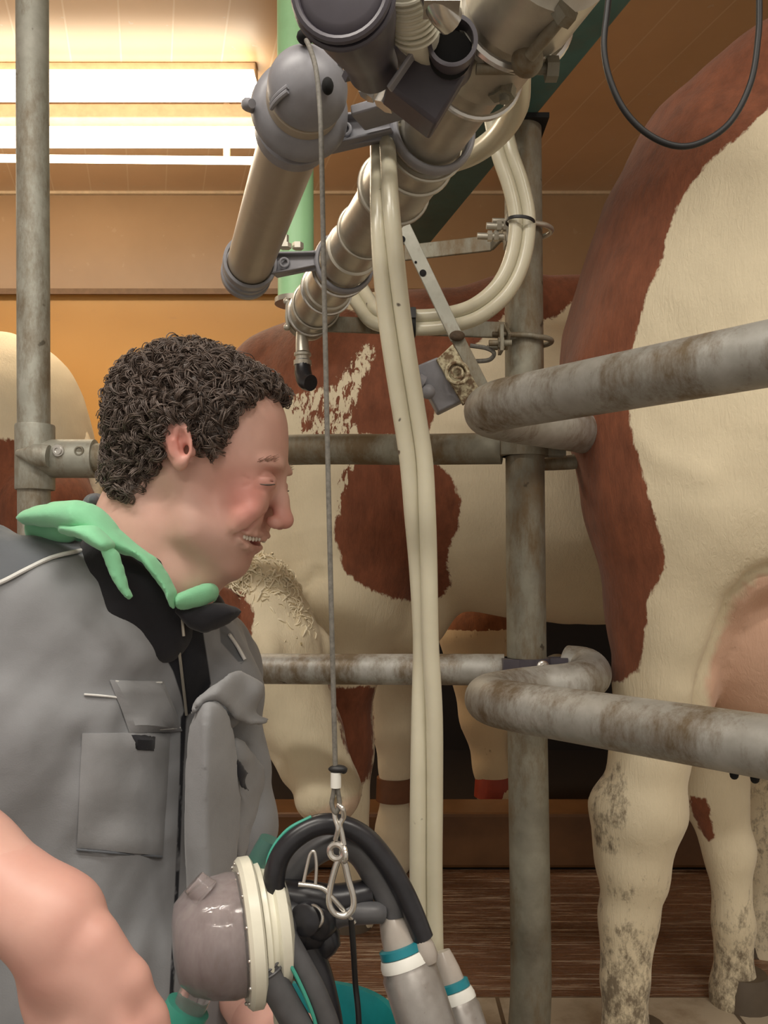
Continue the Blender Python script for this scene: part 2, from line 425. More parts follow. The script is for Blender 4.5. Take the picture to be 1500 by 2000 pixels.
# ---- ceiling lamps seen at the top left
def emis(name, col, st):
    m = bpy.data.materials.new(name); m.use_nodes = True; nt = m.node_tree; nt.nodes.clear()
    e = nt.nodes.new('ShaderNodeEmission'); e.inputs[0].default_value = (*col, 1); e.inputs[1].default_value = st
    o = nt.nodes.new('ShaderNodeOutputMaterial'); nt.links.new(e.outputs[0], o.inputs[0]); return m
M['tube_light'] = emis('lamp_tube_glow', (1.0, .86, .66), 10)
M['tube_light_pit'] = emis('pit_lamp_glow', (1.0, .93, .82), 6)
M['lamp_body'] = simple('lamp_housing', (.50, .36, .22), .5)
def lampthing(name, c, half, label, tubes, body, group=None):
    r = thing(name, c, label, 'lamp', group)
    body.build('lamp_housing', M['lamp_body'], r, smooth=False, bevel=.004)
    for tb in tubes: tb.build('lamp_tube', M['tube_light'], r)
    return r
YL = 2.80; zL = P(0, 160, YL)[2]
xr = P(500, 0, YL)[0]
ZT = CEIL-.078
r = lampthing('ceiling_lamp', (-1.2, YL, ZT-.03), .9, 'large glowing ceiling lamp nearest the top left corner, behind the galvanised post',
    [MB().box((-1.3, YL, ZT+.004), (xr+1.3, 0, 0), (0, .055, 0), (0, 0, .022))],
    MB().box((-1.3, YL+.02, CEIL-.025), (xr+1.3, 0, 0), (0, .03, 0), (0, 0, .024)))
YL2 = 3.0
za = P(0, 268, YL2)[2]; zb = P(0, 303, YL2)[2]; xr2 = P(512, 0, YL2)[0]
r = lampthing('ceiling_lamp', (-1.4, YL2, zb-.03), .9, 'long twin tube lamp hanging just below the large glowing ceiling lamp',
    [MB().cyl((-2.8, YL2, za), (xr2, YL2, za), .034), MB().cyl((-2.8, YL2+.02, zb+.012), (xr2-.01, YL2+.02, zb-.01), .013)],
    MB().box((-1.4+(xr2+1.4)/2-.7, YL2+.015, P(0, 222, YL2)[2]), ((xr2+2.8)/2, 0, 0), (0, .035, 0), (0, 0, .024)).box((-1.2, YL2+.015, (CEIL+P(0, 222, YL2)[2])/2), (.02, 0, 0), (0, .02, 0), (0, 0, (CEIL-P(0, 222, YL2)[2])/2)).box((-.55, YL2+.045, (CEIL+P(0, 300, YL2)[2])/2), (.012, 0, 0), (0, .008, 0), (0, 0, (CEIL-P(0, 300, YL2)[2])/2)))
area('far_lamp_light', (-1.3, YL, ZT-.03), (1.7, .12), 9, (1.0, .80, .55))
for i, (x, y) in enumerate(PITLAMPS):
    r = thing('pit_lamp', (x, y, CEIL-.11), ['ceiling lamp over the pit, left and nearest the cows', 'ceiling lamp over the pit, to the right', 'ceiling lamp over the pit, farthest back'][i], 'lamp', 'lamps over the milking pit')
    MB().box((x, y, CEIL-.04), (.62, 0, 0), (0, .06, 0), (0, 0, .04)).build('lamp_housing', M['white_plastic'], r, smooth=False, bevel=.004)
    MB().box((x, y, CEIL-.09), (.6, 0, 0), (0, .05, 0), (0, 0, .012)).build('lamp_diffuser', M['tube_light_pit'], r, smooth=False)
# ================================================================ cows
def fur_mat(name, white=(.80, .70, .50), brown=(.20, .066, .031), curl=1.0):
    t = NT(name)
    pa = t.attr('patch'); ro = t.attr('roan'); di = t.attr('dirt'); ud = t.attr('skin')
    v = t.coord((1, 1, .35)); n = t.noise(95, 4, .7, v, .4); n0 = t.noise(16, 5, .65)
    e = t.math('MULTIPLY', t.math('SUBTRACT', n, .5), t.math('ADD', t.math('MULTIPLY', ro, 1.6), .32))
    e2 = t.math('MULTIPLY', t.math('SUBTRACT', n0, .5), .5)
    f = t.math('MULTIPLY', t.math('ADD', pa, t.math('ADD', e, e2)), 14); f = t.math('ADD', f, .5, clamp=True)
    wn = t.noise(5, 5, .6); wc = t.ramp(wn, [(.3, tuple(c*.86 for c in white)), (.7, white)])
    bn = t.noise(40, 4, .7, t.coord((1, 1, .4))); bc = t.ramp(bn, [(.3, tuple(c*.75 for c in brown)), (.75, tuple(c*1.35 for c in brown))])
    c = t.mix(f, wc, bc)
    c = t.mix(ud, c, (.66, .42, .30))
    dn = t.noise(55, 8, .75, t.coord((1, 1, .6))); dm = t.math('MULTIPLY', t.math('ADD', t.math('SUBTRACT', dn, .62), di), 6, clamp=True)
    dm = t.math('MULTIPLY', dm, .8)
    c = t.mix(dm, c, (.085, .055, .032))
    t.set(Base_Color=c, Roughness=.72, Specular_IOR_Level=.25, Sheen_Weight=.15)
    fb = t.noise(170, 3, .7, t.coord((1, 1, .22), (.25, .35, 0)), .8); t.bump(t.math('ADD', fb, t.math('MULTIPLY', n0, .6)), .42*curl, .004)
    return t.m
M['fur'] = fur_mat('short_cow_hair'); M['fur_orange_lit'] = fur_mat('short_cow_hair_orange_lit', (.76, .58, .34), (.24, .085, .03))  # second copy carries the far leg's orange light in its hair colour
M['hoof'] = simple('hoof_horn', (.10, .075, .05), .5)
M['pink'] = simple('pink_muzzle_skin', (.55, .30, .25), .35, 0, .2, 40)
M['eye_black'] = simple('dark_glossy_eye', (.01, .008, .008), .1)
M['horn_hair'] = simple('pale_curly_hair', (.85, .76, .56), .6, 0, .15, 60)
M['strap_brown'] = simple('brown_leg_band', (.16, .06, .02), .5)
M['strap_red'] = simple('red_leg_band', (.35, .05, .02), .5)

def cow_body(lo, hi, h, frame, spec, polys, roan=(), dirt=None, skin=(), noise=.004, grooves=()):
    """frame = (origin, fwd, lat) : local (f, l, z) -> world"""
    org, fw, la = frame
    S = SDF(lo, hi, h)
    def W(p): return np.array([org[0]+fw[0]*p[0]+la[0]*p[1], org[1]+fw[1]*p[0]+la[1]*p[1], p[2]])
    R = np.array([[fw[0], fw[1], 0], [la[0], la[1], 0], [0, 0, 1.0]])
    for it in spec:
        if it[0] == 'e':
            RR = R
            if len(it) > 4 and it[4]:
                a = it[4]; c_, s_ = math.cos(a), math.sin(a)
                RR = np.array([[c_, 0, s_], [0, 1, 0], [-s_, 0, c_]])@R
            S.ell(W(it[1]), it[2], it[3], RR)
        elif it[0] == 'x': S.sub_ell(W(it[1]), it[2], it[3], R)
        elif it[0] == 'c': S.chain([(W(p), r_) for p, r_ in it[1]], it[2])
    V, Q = S.mesh(); V = vsmooth(V, Q, 1)
    N = vnormals(V, Q); V = V+N*(vnoise(V, 9, 1)*noise+vnoise(V, 28, 2)*noise*.35)[:, None]
    for line, dep, wd in grooves:        # folds of skin
        q_ = topx(V); dd_ = np.full(len(V), 1e9)
        for (a_, b_) in zip(line[:-1], line[1:]):
            a_, b_ = np.array(a_, float), np.array(b_, float); e_ = b_-a_; tt = np.clip(((q_-a_)@e_)/(e_@e_), 0, 1); dd_ = np.minimum(dd_, np.linalg.norm(q_-a_-tt[:, None]*e_, axis=1))
        V = V-N*(dep*np.exp(-(dd_/wd)**2)*(N[:, 1] < .1))[:, None]
    px = topx(V); pa = np.full(len(V), -1.0)
    for p in polys: pa = np.maximum(pa, np.clip(polysd(px, p)/60.0, -1, 1))
    rn = np.zeros(len(V))
    for p in roan: rn = np.maximum(rn, np.clip(polysd(px, p)/40+.3, 0, 1))
    pa = np.where(rn > 0, pa*(1-rn)+(-.03)*rn, pa)
    di = np.full(len(V), -.4) if dirt is None else dirt(px, V)
    sk = np.zeros(len(V))
    for p in skin: sk = np.maximum(sk, np.clip(polysd(px, p)/8+.5, 0, 1))
    return V, Q, dict(patch=pa, roan=rn, dirt=di, skin=sk), W

# ---- the middle cow: side on, head hanging to the left
Yc = 2.06
def mid(px, py, Y=1.86):      # helper: photo point at depth Y -> local (f = -x)
    p = P(px, py, Y); return p
org = (0, Yc); fw = (-1.0, 0.0); la = (0.0, -1.0)     # local f = -x, l = towards the camera
def lf(px, py, l=0.0):
    Y = Yc-l; p = P(px, py, Y); return (-p[0], l, p[2])
spec = [
 ('e', lf(1500, 930, 0), (.62, .31, .345), .05),
 ('e', lf(1150, 930, 0), (.66, .30, .35), .06),
 ('e', lf(800, 880, 0), (.42, .265, .34), .08),
 ('e', lf(720, 780, 0), (.34, .17, .19), .08),
 ('c', [(lf(700, 680, 0), .10), (lf(1000, 618, 0), .08), (lf(1500, 590, 0), .10)], .08),
 ('e', lf(690, 1010, .15), (.17, .12, .25), .05),                 # shoulder and upper arm
 ('e', lf(640, 1170, .12), (.14, .13, .13), .05),                 # point of the shoulder / brisket
 ('e', lf(700, 1200, 0), (.22, .17, .13), .06),
 ('c', [(lf(690, 800, 0), .20), (lf(590, 900, 0), .17), (lf(520, 1080, .05), .125)], .08),    # neck down to the poll
 ('c', [(lf(640, 730, 0), .11), (lf(540, 745, 0), .09), (lf(480, 860, .02), .10), (lf(480, 1060, .06), .10)], .06),
 # forelegs
 ('c', [(lf(690, 1200, .13), .10), (lf(672, 1310, .13), .072), (lf(672, 1420, .12), .055), (lf(680, 1470, .12), .048), (lf(690, 1700, .12), .034), (lf(690, 1800, .12), .045)], .04),
 ('c', [(lf(760, 1200, -.2), .10), (lf(765, 1360, -.22), .055), (lf(768, 1420, -.22), .052), (lf(772, 1500, -.22), .036), (lf(770, 1620, -.22), .040), (lf(765, 1680, -.22), .052)], .04),
 # hind legs, mostly behind the near cow
 ('c', [(lf(1620, 1050, .16), .18), (lf(1530, 1330, .22), .09), (lf(1500, 1480, .24), .065), (lf(1490, 1600, .24), .055), (lf(1492, 1780, .24), .048), (lf(1490, 1850, .24), .055)], .05),
 ('c', [(lf(1620, 1100, -.16), .18), (lf(1580, 1330, -.16), .09), (lf(1650, 1440, -.16), .06), (lf(1620, 1690, -.16), .04)], .05),
]
brown1 = [[(430, 700), (480, 655), (530, 600), (640, 590), (730, 625), (725, 660), (690, 715), (650, 760), (600, 770), (560, 790), (520, 760), (430, 820)],
          [(700, 640), (770, 600), (800, 560), (850, 535), (960, 530), (1000, 560), (985, 620), (950, 660), (905, 690), (885, 740), (852, 800), (835, 850), (700, 850), (682, 820), (692, 770), (730, 700)],
          [(655, 1000), (668, 925), (690, 900), (780, 890), (850, 905), (885, 940), (903, 975), (893, 1040), (868, 1090), (880, 1140), (862, 1170), (820, 1182), (760, 1165), (700, 1140), (668, 1105), (652, 1050)],
          [(1050, 540), (1100, 500), (1200, 480), (1350, 480), (1350, 560), (1130, 560), (1115, 590), (1090, 612), (1050, 632)],
          [(590, 1345), (730, 1345), (730, 1500), (700, 1560), (650, 1440)]]
V, Q, at, W = cow_body((-.55, 1.55, -.02), (1.5, 2.55, 1.62), .0125, (org, fw, la), spec, brown1,
    grooves=[([(620, 1120), (590, 1150), (572, 1190), (575, 1240), (595, 1290)], .016, 12)], roan=[[(555, 770), (640, 750), (735, 650), (700, 800), (700, 850), (640, 880), (560, 860)], [(560, 915), (600, 915), (600, 960), (560, 970)], [(655, 905), (700, 905), (690, 960), (655, 1010)]],
    dirt=lambda px, V: np.where(px[:, 1] > 1350, -.10, -.45)+np.where((px[:, 0] > 1440) & (px[:, 1] > 1480), .22, 0))
mcow = thing('cow', (.45, Yc, 0), 'side-on brown and white cow with head hanging low beside the man', 'cow')
bd = link_mesh('body', V, Q, M['fur'], mcow, attrs=at, fixn=False)
# its head as a part of its own mesh: poll at (515,1140), muzzle at (650,1570)
S = SDF((-.42, 1.50, .22), (.06, 1.95, .92), .006)
H0 = P(505, 1170, 1.76); H1 = P(645, 1550, 1.66)
d = (H1-H0)/np.linalg.norm(H1-H0); sx = np.array([0.85, -.6, .2]); sx -= d*np.dot(sx, d); sx /= np.linalg.norm(sx); sy = np.cross(d, sx)
RH = np.array([d, sx, sy])
def hp(a, b=0, c=0): return H0+d*a+sx*b+sy*c
S.ell(hp(.06), (.115, .085, .095), .02, RH)
S.ell(hp(.17, -.01), (.16, .075, .085), .03, RH)
S.chain([(hp(.12), .082), (hp(.28, .0), .062), (hp(.40, -.005), .060)], .03)
S.ell(hp(.405, 0), (.055, .055, .068), .02, RH)
S.cone(hp(.10, -.06), hp(.34, -.055), .065, .04, .03)
for sg in (-1, 1):
    S.ell(hp(.13, .04, .075*sg), (.04, .03, .028), .02, RH)          # brow
    S.sub_ell(hp(.43, .03, .030*sg), (.014, .014, .010), .01, RH)     # nostril
S.ell(hp(-.02, .02), (.06, .06, .06), .03, RH)
V, Q = S.mesh(); N = vnormals(V, Q); V = V+N*(vnoise(V, 22, 3)*.003+vnoise(V, (50, 50, 20), 4)*.002)[:, None]
px = topx(V)
pa = np.maximum(polysd(px, [(380, 1100), (440, 1140), (478, 1160), (500, 1200), (492, 1260), (470, 1290), (380, 1300)]), polysd(px, [(640, 1330), (760, 1330), (740, 1500), (680, 1470)]))/60
muz = np.clip((((V-H0)@d)-.425)/.02, 0, .6)
hd = link_mesh('head', V, Q, M['fur'], mcow, attrs=dict(patch=np.clip(pa, -1, 1), roan=pa*0, dirt=pa*0-.3, skin=muz), fixn=False)
for sg in (-1, 1):
    MB().ball(hp(.15, .045, .088*sg), .014).build('eye', M['eye_black'], hd)
# ears
for sg, nm in ((-1, 0), (1, 1)):
    c0 = hp(.015, .01, .085*sg); c1 = hp(.01, .02, .20*sg)
    S = SDF(np.minimum(c0, c1)-.07, np.maximum(c0, c1)+.07, .005)
    m_ = (c0+c1)/2; ax = (c1-c0)/np.linalg.norm(c1-c0); q = np.cross(ax, sx); RE = np.array([ax, sx, q])
    S.ell(m_, (.085, .016, .042), .01, RE); S.sub_ell(m_+sx*.018, (.07, .014, .030), .008, RE)
    V, Q = S.mesh(); link_mesh('ear', V, Q, M['fur'], hd, attrs=dict(patch=np.full(len(V), .5 if sg > 0 else .5), roan=np.zeros(len(V)), dirt=np.full(len(V), -.4), skin=np.zeros(len(V))), fixn=False)
def curls(mb, centers, normals, rng, rad=(.006, .010), tr=.0016, turns=(.8, 1.6), n=5, seg=12, flat=.5):
    for c, nn in zip(centers, normals):
        nn = nn/np.linalg.norm(nn); a = rng.normal(size=3); u = a-nn*np.dot(a, nn); u /= np.linalg.norm(u); v = np.cross(nn, u)
        ax = u*(1-flat)+nn*flat if rng.random() < .6 else u; ax /= np.linalg.norm(ax)
        b1 = np.cross(ax, nn)+1e-6; b1 /= np.linalg.norm(b1); b2 = np.cross(ax, b1)
        R_ = rng.uniform(*rad); tn = rng.uniform(*turns); ph = rng.uniform(0, 6.28); pit = R_*rng.uniform(.4, 1.2)
        pts = []; rr = []
        for k in range(seg+1):
            s_ = k/seg; g = ph+s_*tn*6.283; r2 = R_*(1-.45*s_)
            pts.append(c+b1*r2*math.cos(g)+b2*r2*math.sin(g)+ax*pit*(s_-.5)*2); rr.append(tr*(1-.6*s_))
        mb.tube(pts, rr, n, 1, False, False)
rng = np.random.default_rng(5)
mb = MB(); cs = []; ns = []
for i in range(1100):
    a = rng.uniform(-.085, .12); c_ = rng.uniform(-.075, .075)
    nn = sx*.9+sy*c_*8-d*max(0, -a)*8
    base = hp(a, .066+.016*rng.random()-c_*c_*9-max(0, -a)**2*7, c_)
    cs.append(base); ns.append(nn)
curls(mb, cs, ns, rng, (.008, .016), .0022, (.7, 1.4))
mb.build('curly_forelock', M['horn_hair'], hd, fixn=False)
# leg bands and hooves
b0 = np.array(W(lf(770, 1540, -.22))); MB().cyl(b0-[0, 0, .03], b0+[0, 0, .03], .048, .046).build('leg_band', M['strap_brown'], mcow)
for q in ((690, 1800, .12), (765, 1690, -.22), (1490, 1850, .24), (1620, 1690, -.16)):
    b0 = np.array(W(lf(*q))); MB().lathe((b0[0]-.01, b0[1], 0), (0, 0, 1), [(0, .052), (.03, .048), (.055, .040)], 18).build('hoof', M['hoof'], mcow)

# ---- the near cow: hindquarters at the right edge
ang = math.radians(22); fw = (math.cos(ang), -math.sin(ang)); la = (-math.sin(ang), -math.cos(ang)); org = (.52, 1.50)
def nf(px, py, l):
    # photo point, on the local plane at lateral offset l (towards the camera) -> local coords
    k = (px-750)/F      # x = k*y ; (x,y) = org + f*fw + l*la
    f = (k*(org[1]+l*la[1])-(org[0]+l*la[0]))/(fw[0]-k*fw[1]); y = org[1]+f*fw[1]+l*la[1]
    return (f, l, CH-(py-HZ)/F*y)
A = nf
spec = [
 ('e', A(1640, 640, 0), (.43, .27, .42), .07),
 ('e', A(2100, 720, -.02), (.75, .31, .42), .10),
 ('c', [(A(1300, 440, 0), .09), (A(1400, 340, 0), .13), (A(1560, 210, 0), .13), (A(2400, 100, 0), .12)], .07),
 ('e', A(1450, 560, .06), (.22, .19, .27), .06),
 ('c', [(A(1325, 540, .05), .110), (A(1318, 760, .07), .112), (A(1315, 930, .09), .108), (A(1325, 1040, .10), .108), (A(1315, 1180, .11), .094), (A(1298, 1330, .12), .078)], .06),
 ('e', A(1420, 780, .12), (.24, .13, .27), .07),
 ('e', A(1380, 980, .12), (.16, .115, .18), .06),
 ('c', [(A(1298, 1330, .12), .078), (A(1268, 1470, .12), .060), (A(1252, 1585, .12), .068), (A(1240, 1700, .12), .055), (A(1228, 1790, .12), .043), (A(1222, 1920, .12), .038), (A(1222, 2060, .12), .042), (A(1235, 2170, .12), .055)], .02),
 ('c', [(A(1195, 1575, .12), .030), (A(1212, 1660, .12), .036)], .04),
 # far hind leg
 ('c', [(A(1420, 800, -.14), .15), (A(1400, 1150, -.14), .12), (A(1395, 1400, -.14), .075), (A(1392, 1540, -.14), .058), (A(1425, 1660, -.14), .043), (A(1432, 1800, -.14), .034), (A(1432, 1930, -.14), .036), (A(1440, 1985, -.14), .05)], .03),
 # udder and belly
 ('e', A(1500, 1235, -.0), (.17, .15, .155), .005),
 ('e', A(1520, 1290, .05), (.11, .08, .11), .01),
 # fold of the flank above the udder
 ('c', [(A(1600, 1000, .14), .09), (A(1500, 1090, .10), .05), (A(1420, 1140, .09), .04)], .03),
 # forelegs far out of the frame
 ('c', [((1.35, .14, .9), .14), ((1.36, .14, .55), .07), ((1.36, .13, .25), .045), ((1.36, .13, .06), .05)], .05),
 ('c', [((1.40, -.14, .9), .14), ((1.42, -.14, .55), .07), ((1.42, -.13, .25), .045), ((1.42, -.13, .06), .05)], .05),
 ('c', [((1.45, 0, 1.15), .22), ((1.85, 0, 1.35), .15), ((2.0, 0, 1.40), .13)], .08), ('e', (2.18, 0, 1.28), (.24, .10, .12), .05, -.5),
]
brown2 = [[(900, -80), (1440, -80), (1700, -80), (1560, 150), (1500, 215), (1420, 285), (1350, 360), (1320, 410), (1296, 470), (1284, 535), (1262, 585), (1246, 640), (1232, 700), (1226, 800), (1236, 870), (1258, 930), (1268, 985), (1296, 1050), (1298, 1110), (1275, 1150), (1262, 1180), (1262, 1240), (1250, 1310), (1215, 1335), (900, 1345)],
          [(1345, 1555), (1380, 1560), (1395, 1640), (1375, 1640)]]
def dirt2(px, V):
    d_ = np.full(len(V), -.30)
    low = np.clip((px[:, 1]-1600)/350, 0, 1)*.28; d_ = d_+np.where(px[:, 1] > 1500, .25, 0)+low
    s_ = polysd(px, [(1150, 1500), (1215, 1470), (1235, 1530), (1232, 1620), (1205, 1680), (1150, 1650)])
    d_ = np.maximum(d_, np.clip(s_/60, -.6, .18))
    d_ = np.where((px[:, 0] < 1500) & (px[:, 1] < 1450), -.42, d_)
    return d_
V, Q, at, W = cow_body((.18, .55, -.02), (1.6, 1.95, 1.95), .0105, (org, fw, la), spec, brown2, dirt=dirt2,
    skin=[[(1378, 1330), (1400, 1260), (1432, 1175), (1480, 1125), (1700, 1100), (1700, 1500), (1480, 1430), (1390, 1390)]], noise=.005,
    grooves=[([(1520, 1110), (1470, 1130), (1430, 1175), (1402, 1260), (1376, 1330), (1366, 1400)], .020, 13), ([(1250, 860), (1300, 900), (1380, 930)], -.004, 25)])
ncow = thing('cow', (.9, 1.3, 0), 'near cow with reddish brown rump and pink udder behind the bent rails', 'cow')
bd2 = link_mesh('body', V, Q, M['fur'], ncow, attrs=at, fixn=False)
for q in ((.02, .12), (.14, -.14)): pass
for (px_, l_) in ((1235, .12), (1440, -.14)):
    b0 = W(A(px_, 2100, l_)); MB().lathe((b0[0]+.01, b0[1], 0), (0, 0, 1), [(0, .055), (.03, .050), (.055, .042)], 18).build('hoof', M['hoof'], ncow)
for (px_, py_, l_) in ((1485, 1395, .07), (1545, 1400, .06)):
    b0 = W(A(px_, py_, l_)); MB().tube([b0+[0, 0, .03], b0-[0, 0, .02], b0-[0, 0, .05]], [.016, .013, .009], 12).build('teat', M['pink'], ncow)

# ---- the far cow behind the man's head, at the left edge
Yl = 2.75
def g(px, py, l=0): p = P(px, py, Yl-l); return (-p[0], l, p[2])
org = (0, Yl); fw = (-1.0, 0.0); la = (0.0, -1.0)
spec = [('e', g(-60, 960), (.40, .27, .36), .05), ('e', g(30, 830), (.22, .24, .26), .06), ('e', g(75, 900), (.15, .20, .22), .06), ('e', g(-500, 960), (.7, .32, .36), .08),
 ('c', [(g(60, 740), .08), (g(0, 715), .09), (g(-500, 700), .10)], .06),
 ('c', [(g(90, 1000, .15), .15), (g(70, 1200, .15), .09), (g(110, 1350, .15), .055), (g(95, 1590, .15), .042), (g(90, 1620, .15), .05)], .05),
 ('c', [(g(90, 1000, -.15), .15), (g(50, 1200, -.15), .09), (g(80, 1320, -.15), .055), (g(65, 1540, -.15), .042), (g(60, 1560, -.15), .05)], .05),
 ('c', [(g(-750, 1000, .15), .15), (g(-750, 1250, .15), .07), (g(-750, 1600, .15), .045)], .05),
 ('c', [(g(-750, 1000, -.15), .15), (g(-750, 1250, -.15), .07), (g(-750, 1550, -.15), .045)], .05)]
V, Q, at, W = cow_body((-2.9, 2.35, -.02), (-.85, 3.15, 1.6), .016, (org, fw, la), spec,
    [[(-900, 880), (20, 855), (60, 872), (160, 890), (220, 900), (200, 1300), (-900, 1500)]], dirt=None, noise=.004)
lcow = thing('cow', (-1.6, Yl, 0), 'distant cow, white on top and brown below, behind the slim left post', 'cow')
link_mesh('body', V, Q, M['fur'], lcow, attrs=at, fixn=False)
c0 = P(120, 740, Yl-.02)
MB().tube([P(150, 850, Yl-.02), P(185, 930, Yl-.05), P(185, 1100, Yl-.05), P(175, 1330, Yl-.05)], [.035, .022, .018, .03], 12).build('tail', M['horn_hair'], lcow)

# ---- two more legs seen under the middle cow
leg = thing('cow', (.28, 2.9, 0), 'farthest cow, only its orange-lit leg with a red band shows', 'cow')
Yg = 2.62
def g2(px, py, dy=0): return P(px, py, Yg+dy)
S = SDF((.05, 2.42, -.01), (1.9, 3.3, 1.40), .014)
S.chain([(g2(935, 1240), .12), (g2(945, 1400), .068), (g2(958, 1500), .045), (g2(968, 1560), .045), (g2(975, 1610), .055)], .04)
S.chain([(g2(935, 1240, .35), .12), (g2(955, 1400, .35), .068), (g2(968, 1500, .35), .045), (g2(972, 1530, .35), .05)], .04)
S.ell((.95, 2.93, .93), (.75, .28, .32), .08); S.ell((1.6, 2.93, 1.0), (.30, .22, .26), .08)
for xx in (1.5,):
    S.chain([((xx, 2.75, .8), .13), ((xx, 2.75, .45), .06), ((xx, 2.75, .05), .05)], .04); S.chain([((xx, 3.08, .8), .13), ((xx, 3.08, .45), .06), ((xx, 3.08, .05), .05)], .04)
V, Q = S.mesh(); N = vnormals(V, Q); V = V+N*(vnoise(V, 14, 6)*.004)[:, None]
link_mesh('body', V, Q, M['fur_orange_lit'], leg, attrs=dict(patch=np.where(V[:, 2] > .62, .4, -.12), roan=np.zeros(len(V)), dirt=np.full(len(V), -.12), skin=np.zeros(len(V))), fixn=False)
b0 = g2(962, 1535); MB().cyl(b0-[0, 0, .03], b0+[0, 0, .03], .056, .052).build('leg_band', M['strap_red'], leg)
# ================================================================ posts, rails and pipework
def sphere_at(mb, p, r): mb.ball(p, r, 14, 8)
def bolt(mb, p, ax, r=.006, l=.008):
    mb.lathe(p, ax, [(0, r*1.5), (.0015, r*1.5), (.0016, r), (l, r), (l+.0005, r*.6)], 6)

# slim left post and its sleeve
YLp = 1.52; rl = .0275
a = P(64, 0, YLp); b = P(69, 1000, YLp)
x0 = a[0]; x1 = b[0]
post = thing('stall_post', (x1, YLp, 0), 'slim galvanised post left of the man, with a bolted tee clamp', 'post')
zt = CEIL-.002
MB().cyl((x0-.003, YLp, zt), (x1+.001, YLp, 0), rl, n=36).build('tube', M['galv'], post)
MB().box((x1, YLp, .005), (.06, 0, 0), (0, .06, 0), (0, 0, .005)).build('foot_plate', M['galv_dark'], post, smooth=False)
c = P(68, 893, YLp); zt_, zb_ = P(0, 830, YLp)[2], P(0, 957, YLp)[2]
cl = MB(); cl.lathe((x1-.0005, YLp, zb_), (0, 0, 1), [(0, rl+.001), (.0, rl+.005), (.003, rl+.006), (zt_-zb_-.003, rl+.006), (zt_-zb_, rl+.005), (zt_-zb_, rl+.001)], 36)
ym = c[2]-.003
cl.cyl((x1, YLp-.002, ym), (P(187, 0, YLp)[0], YLp-.002, ym), .0335, n=32)
cl.tube([(x1-.018, YLp-rl-.004, ym+.006), (x1+.015, YLp-rl-.010, ym+.002), (P(112, 0, YLp)[0], YLp-rl-.010, ym)], [.006, .019, .019], 16, 4)
tc = cl.build('tee_clamp', M['galv'], post)
b1 = MB(); p_ = P(110, 879, YLp-rl-.016); b1.lathe((p_[0], YLp-.034, p_[2]), (0, -1, 0), [(0, .010), (.004, .010), (.0042, .0075), (.008, .0075), (.0082, .004), (.006, .0035)], 20)
b1.build('bolt', M['steel_bright'], tc)
p_ = P(152, 880, YLp-.04); MB().lathe((p_[0], YLp-.0335, p_[2]), (0, -1, 0), [(0, .009), (.0025, .008), (.0026, .006), (.001, .005)], 18).build('set_screw', M['galv_dark'], tc)

# rails between the posts
YC = 1.40; rc = .0315
def railz(py, Y): return P(0, py, Y)[2]
up = MB(); xs = P(187, 0, YLp)[0]
up.tube([(xs-.02, YLp-.002, ym), P(560, 879, 1.47), P(800, 878, 1.44), P(980, 876, YC+.005)], [.0255]*4, 28, 6)
o = up.build('rail', M['galv_dark']); tag(o, 'straight upper horizontal rail from the slim left post to the thick post', 'rail')
lo_ = MB(); lo_.tube([(P(60, 1297, 1.49)[0], 1.49, P(0, 1300, 1.49)[2]), P(500, 1306, 1.46), P(985, 1308, YC+.005)], [.0255]*3, 28, 6)
o = lo_.build('rail', M['galv_rail']); tag(o, 'straight lower horizontal rail behind the man, level with the clamp', 'rail')
kn = MB()

# thick post with clamps
pt = thing('stall_post', (P(1035, 0, YC)[0], YC, 0), 'thick weathered post standing left of the near cow', 'post')
BEAMZ = P(0, 242, YC)[2]
MB().tube([(P(1021, 0, YC)[0], YC, BEAMZ), P(1024, 700, YC), P(1026, 1000, YC), P(1030, 1400, YC), P(1036, 1800, YC), P(1036, 1960, YC), (P(1025, 0, YC)[0], YC, 0)], [.0295, .0308, .0312, .0318, .0325, .033, .034], 40, 6).build('tube', M['galv_dark'], pt)
MB().box((P(1021, 0, YC)[0], YC, BEAMZ-.004), (.036, 0, 0), (0, .036, 0), (0, 0, .004)).build('head_plate', M['hole'], pt, smooth=False)
def sleeve(py0, py1, px0, px1, mat, nm):
    zc0, zc1 = P(0, py1, YC)[2], P(0, py0, YC)[2]; xm = P(1026 if py0 < 1100 else 1030, 0, YC)[0]; R_ = rc+.0055
    m = MB(); m.lathe((xm, YC, zc0), (0, 0, 1), [(0, rc), (0, R_), (zc1-zc0, R_), (zc1-zc0, rc)], 40)
    # flat lugs pulled together by a bolt
    m.box((xm+R_+.010, YC-.010, (zc0+zc1)/2), (.016, 0, 0), (0, .0025, 0), (0, 0, (zc1-zc0)/2))
    m.box((xm+R_+.010, YC+.010, (zc0+zc1)/2), (.016, 0, 0), (0, .0025, 0), (0, 0, (zc1-zc0)/2))
    m.box((xm-R_+.012, YC-.010, (zc0+zc1)/2), (.018, 0, 0), (0, .022, 0), (0, 0, (zc1-zc0)/2))
    c_ = m.build('clamp', mat, pt)
    k = MB(); k.lathe((xm+.018, YC-R_+.004, (zc0+zc1)/2+.004), (0.3, -1, 0), [(0, .011), (.003, .011), (.005, .009), (.0055, .0055), (.011, .005), (.012, .002)], 16)
    k.cyl((xm+R_+.016, YC-.022, (zc0+zc1)/2), (xm+R_+.016, YC+.022, (zc0+zc1)/2), .0045, n=10)
    k.build('bolt', M['steel_bright'], c_); return c_
sleeve(838, 892, 0, 0, M['galv_dark'], 0)
sleeve(1284, 1322, 0, 0, M['dark_plastic'], 1)
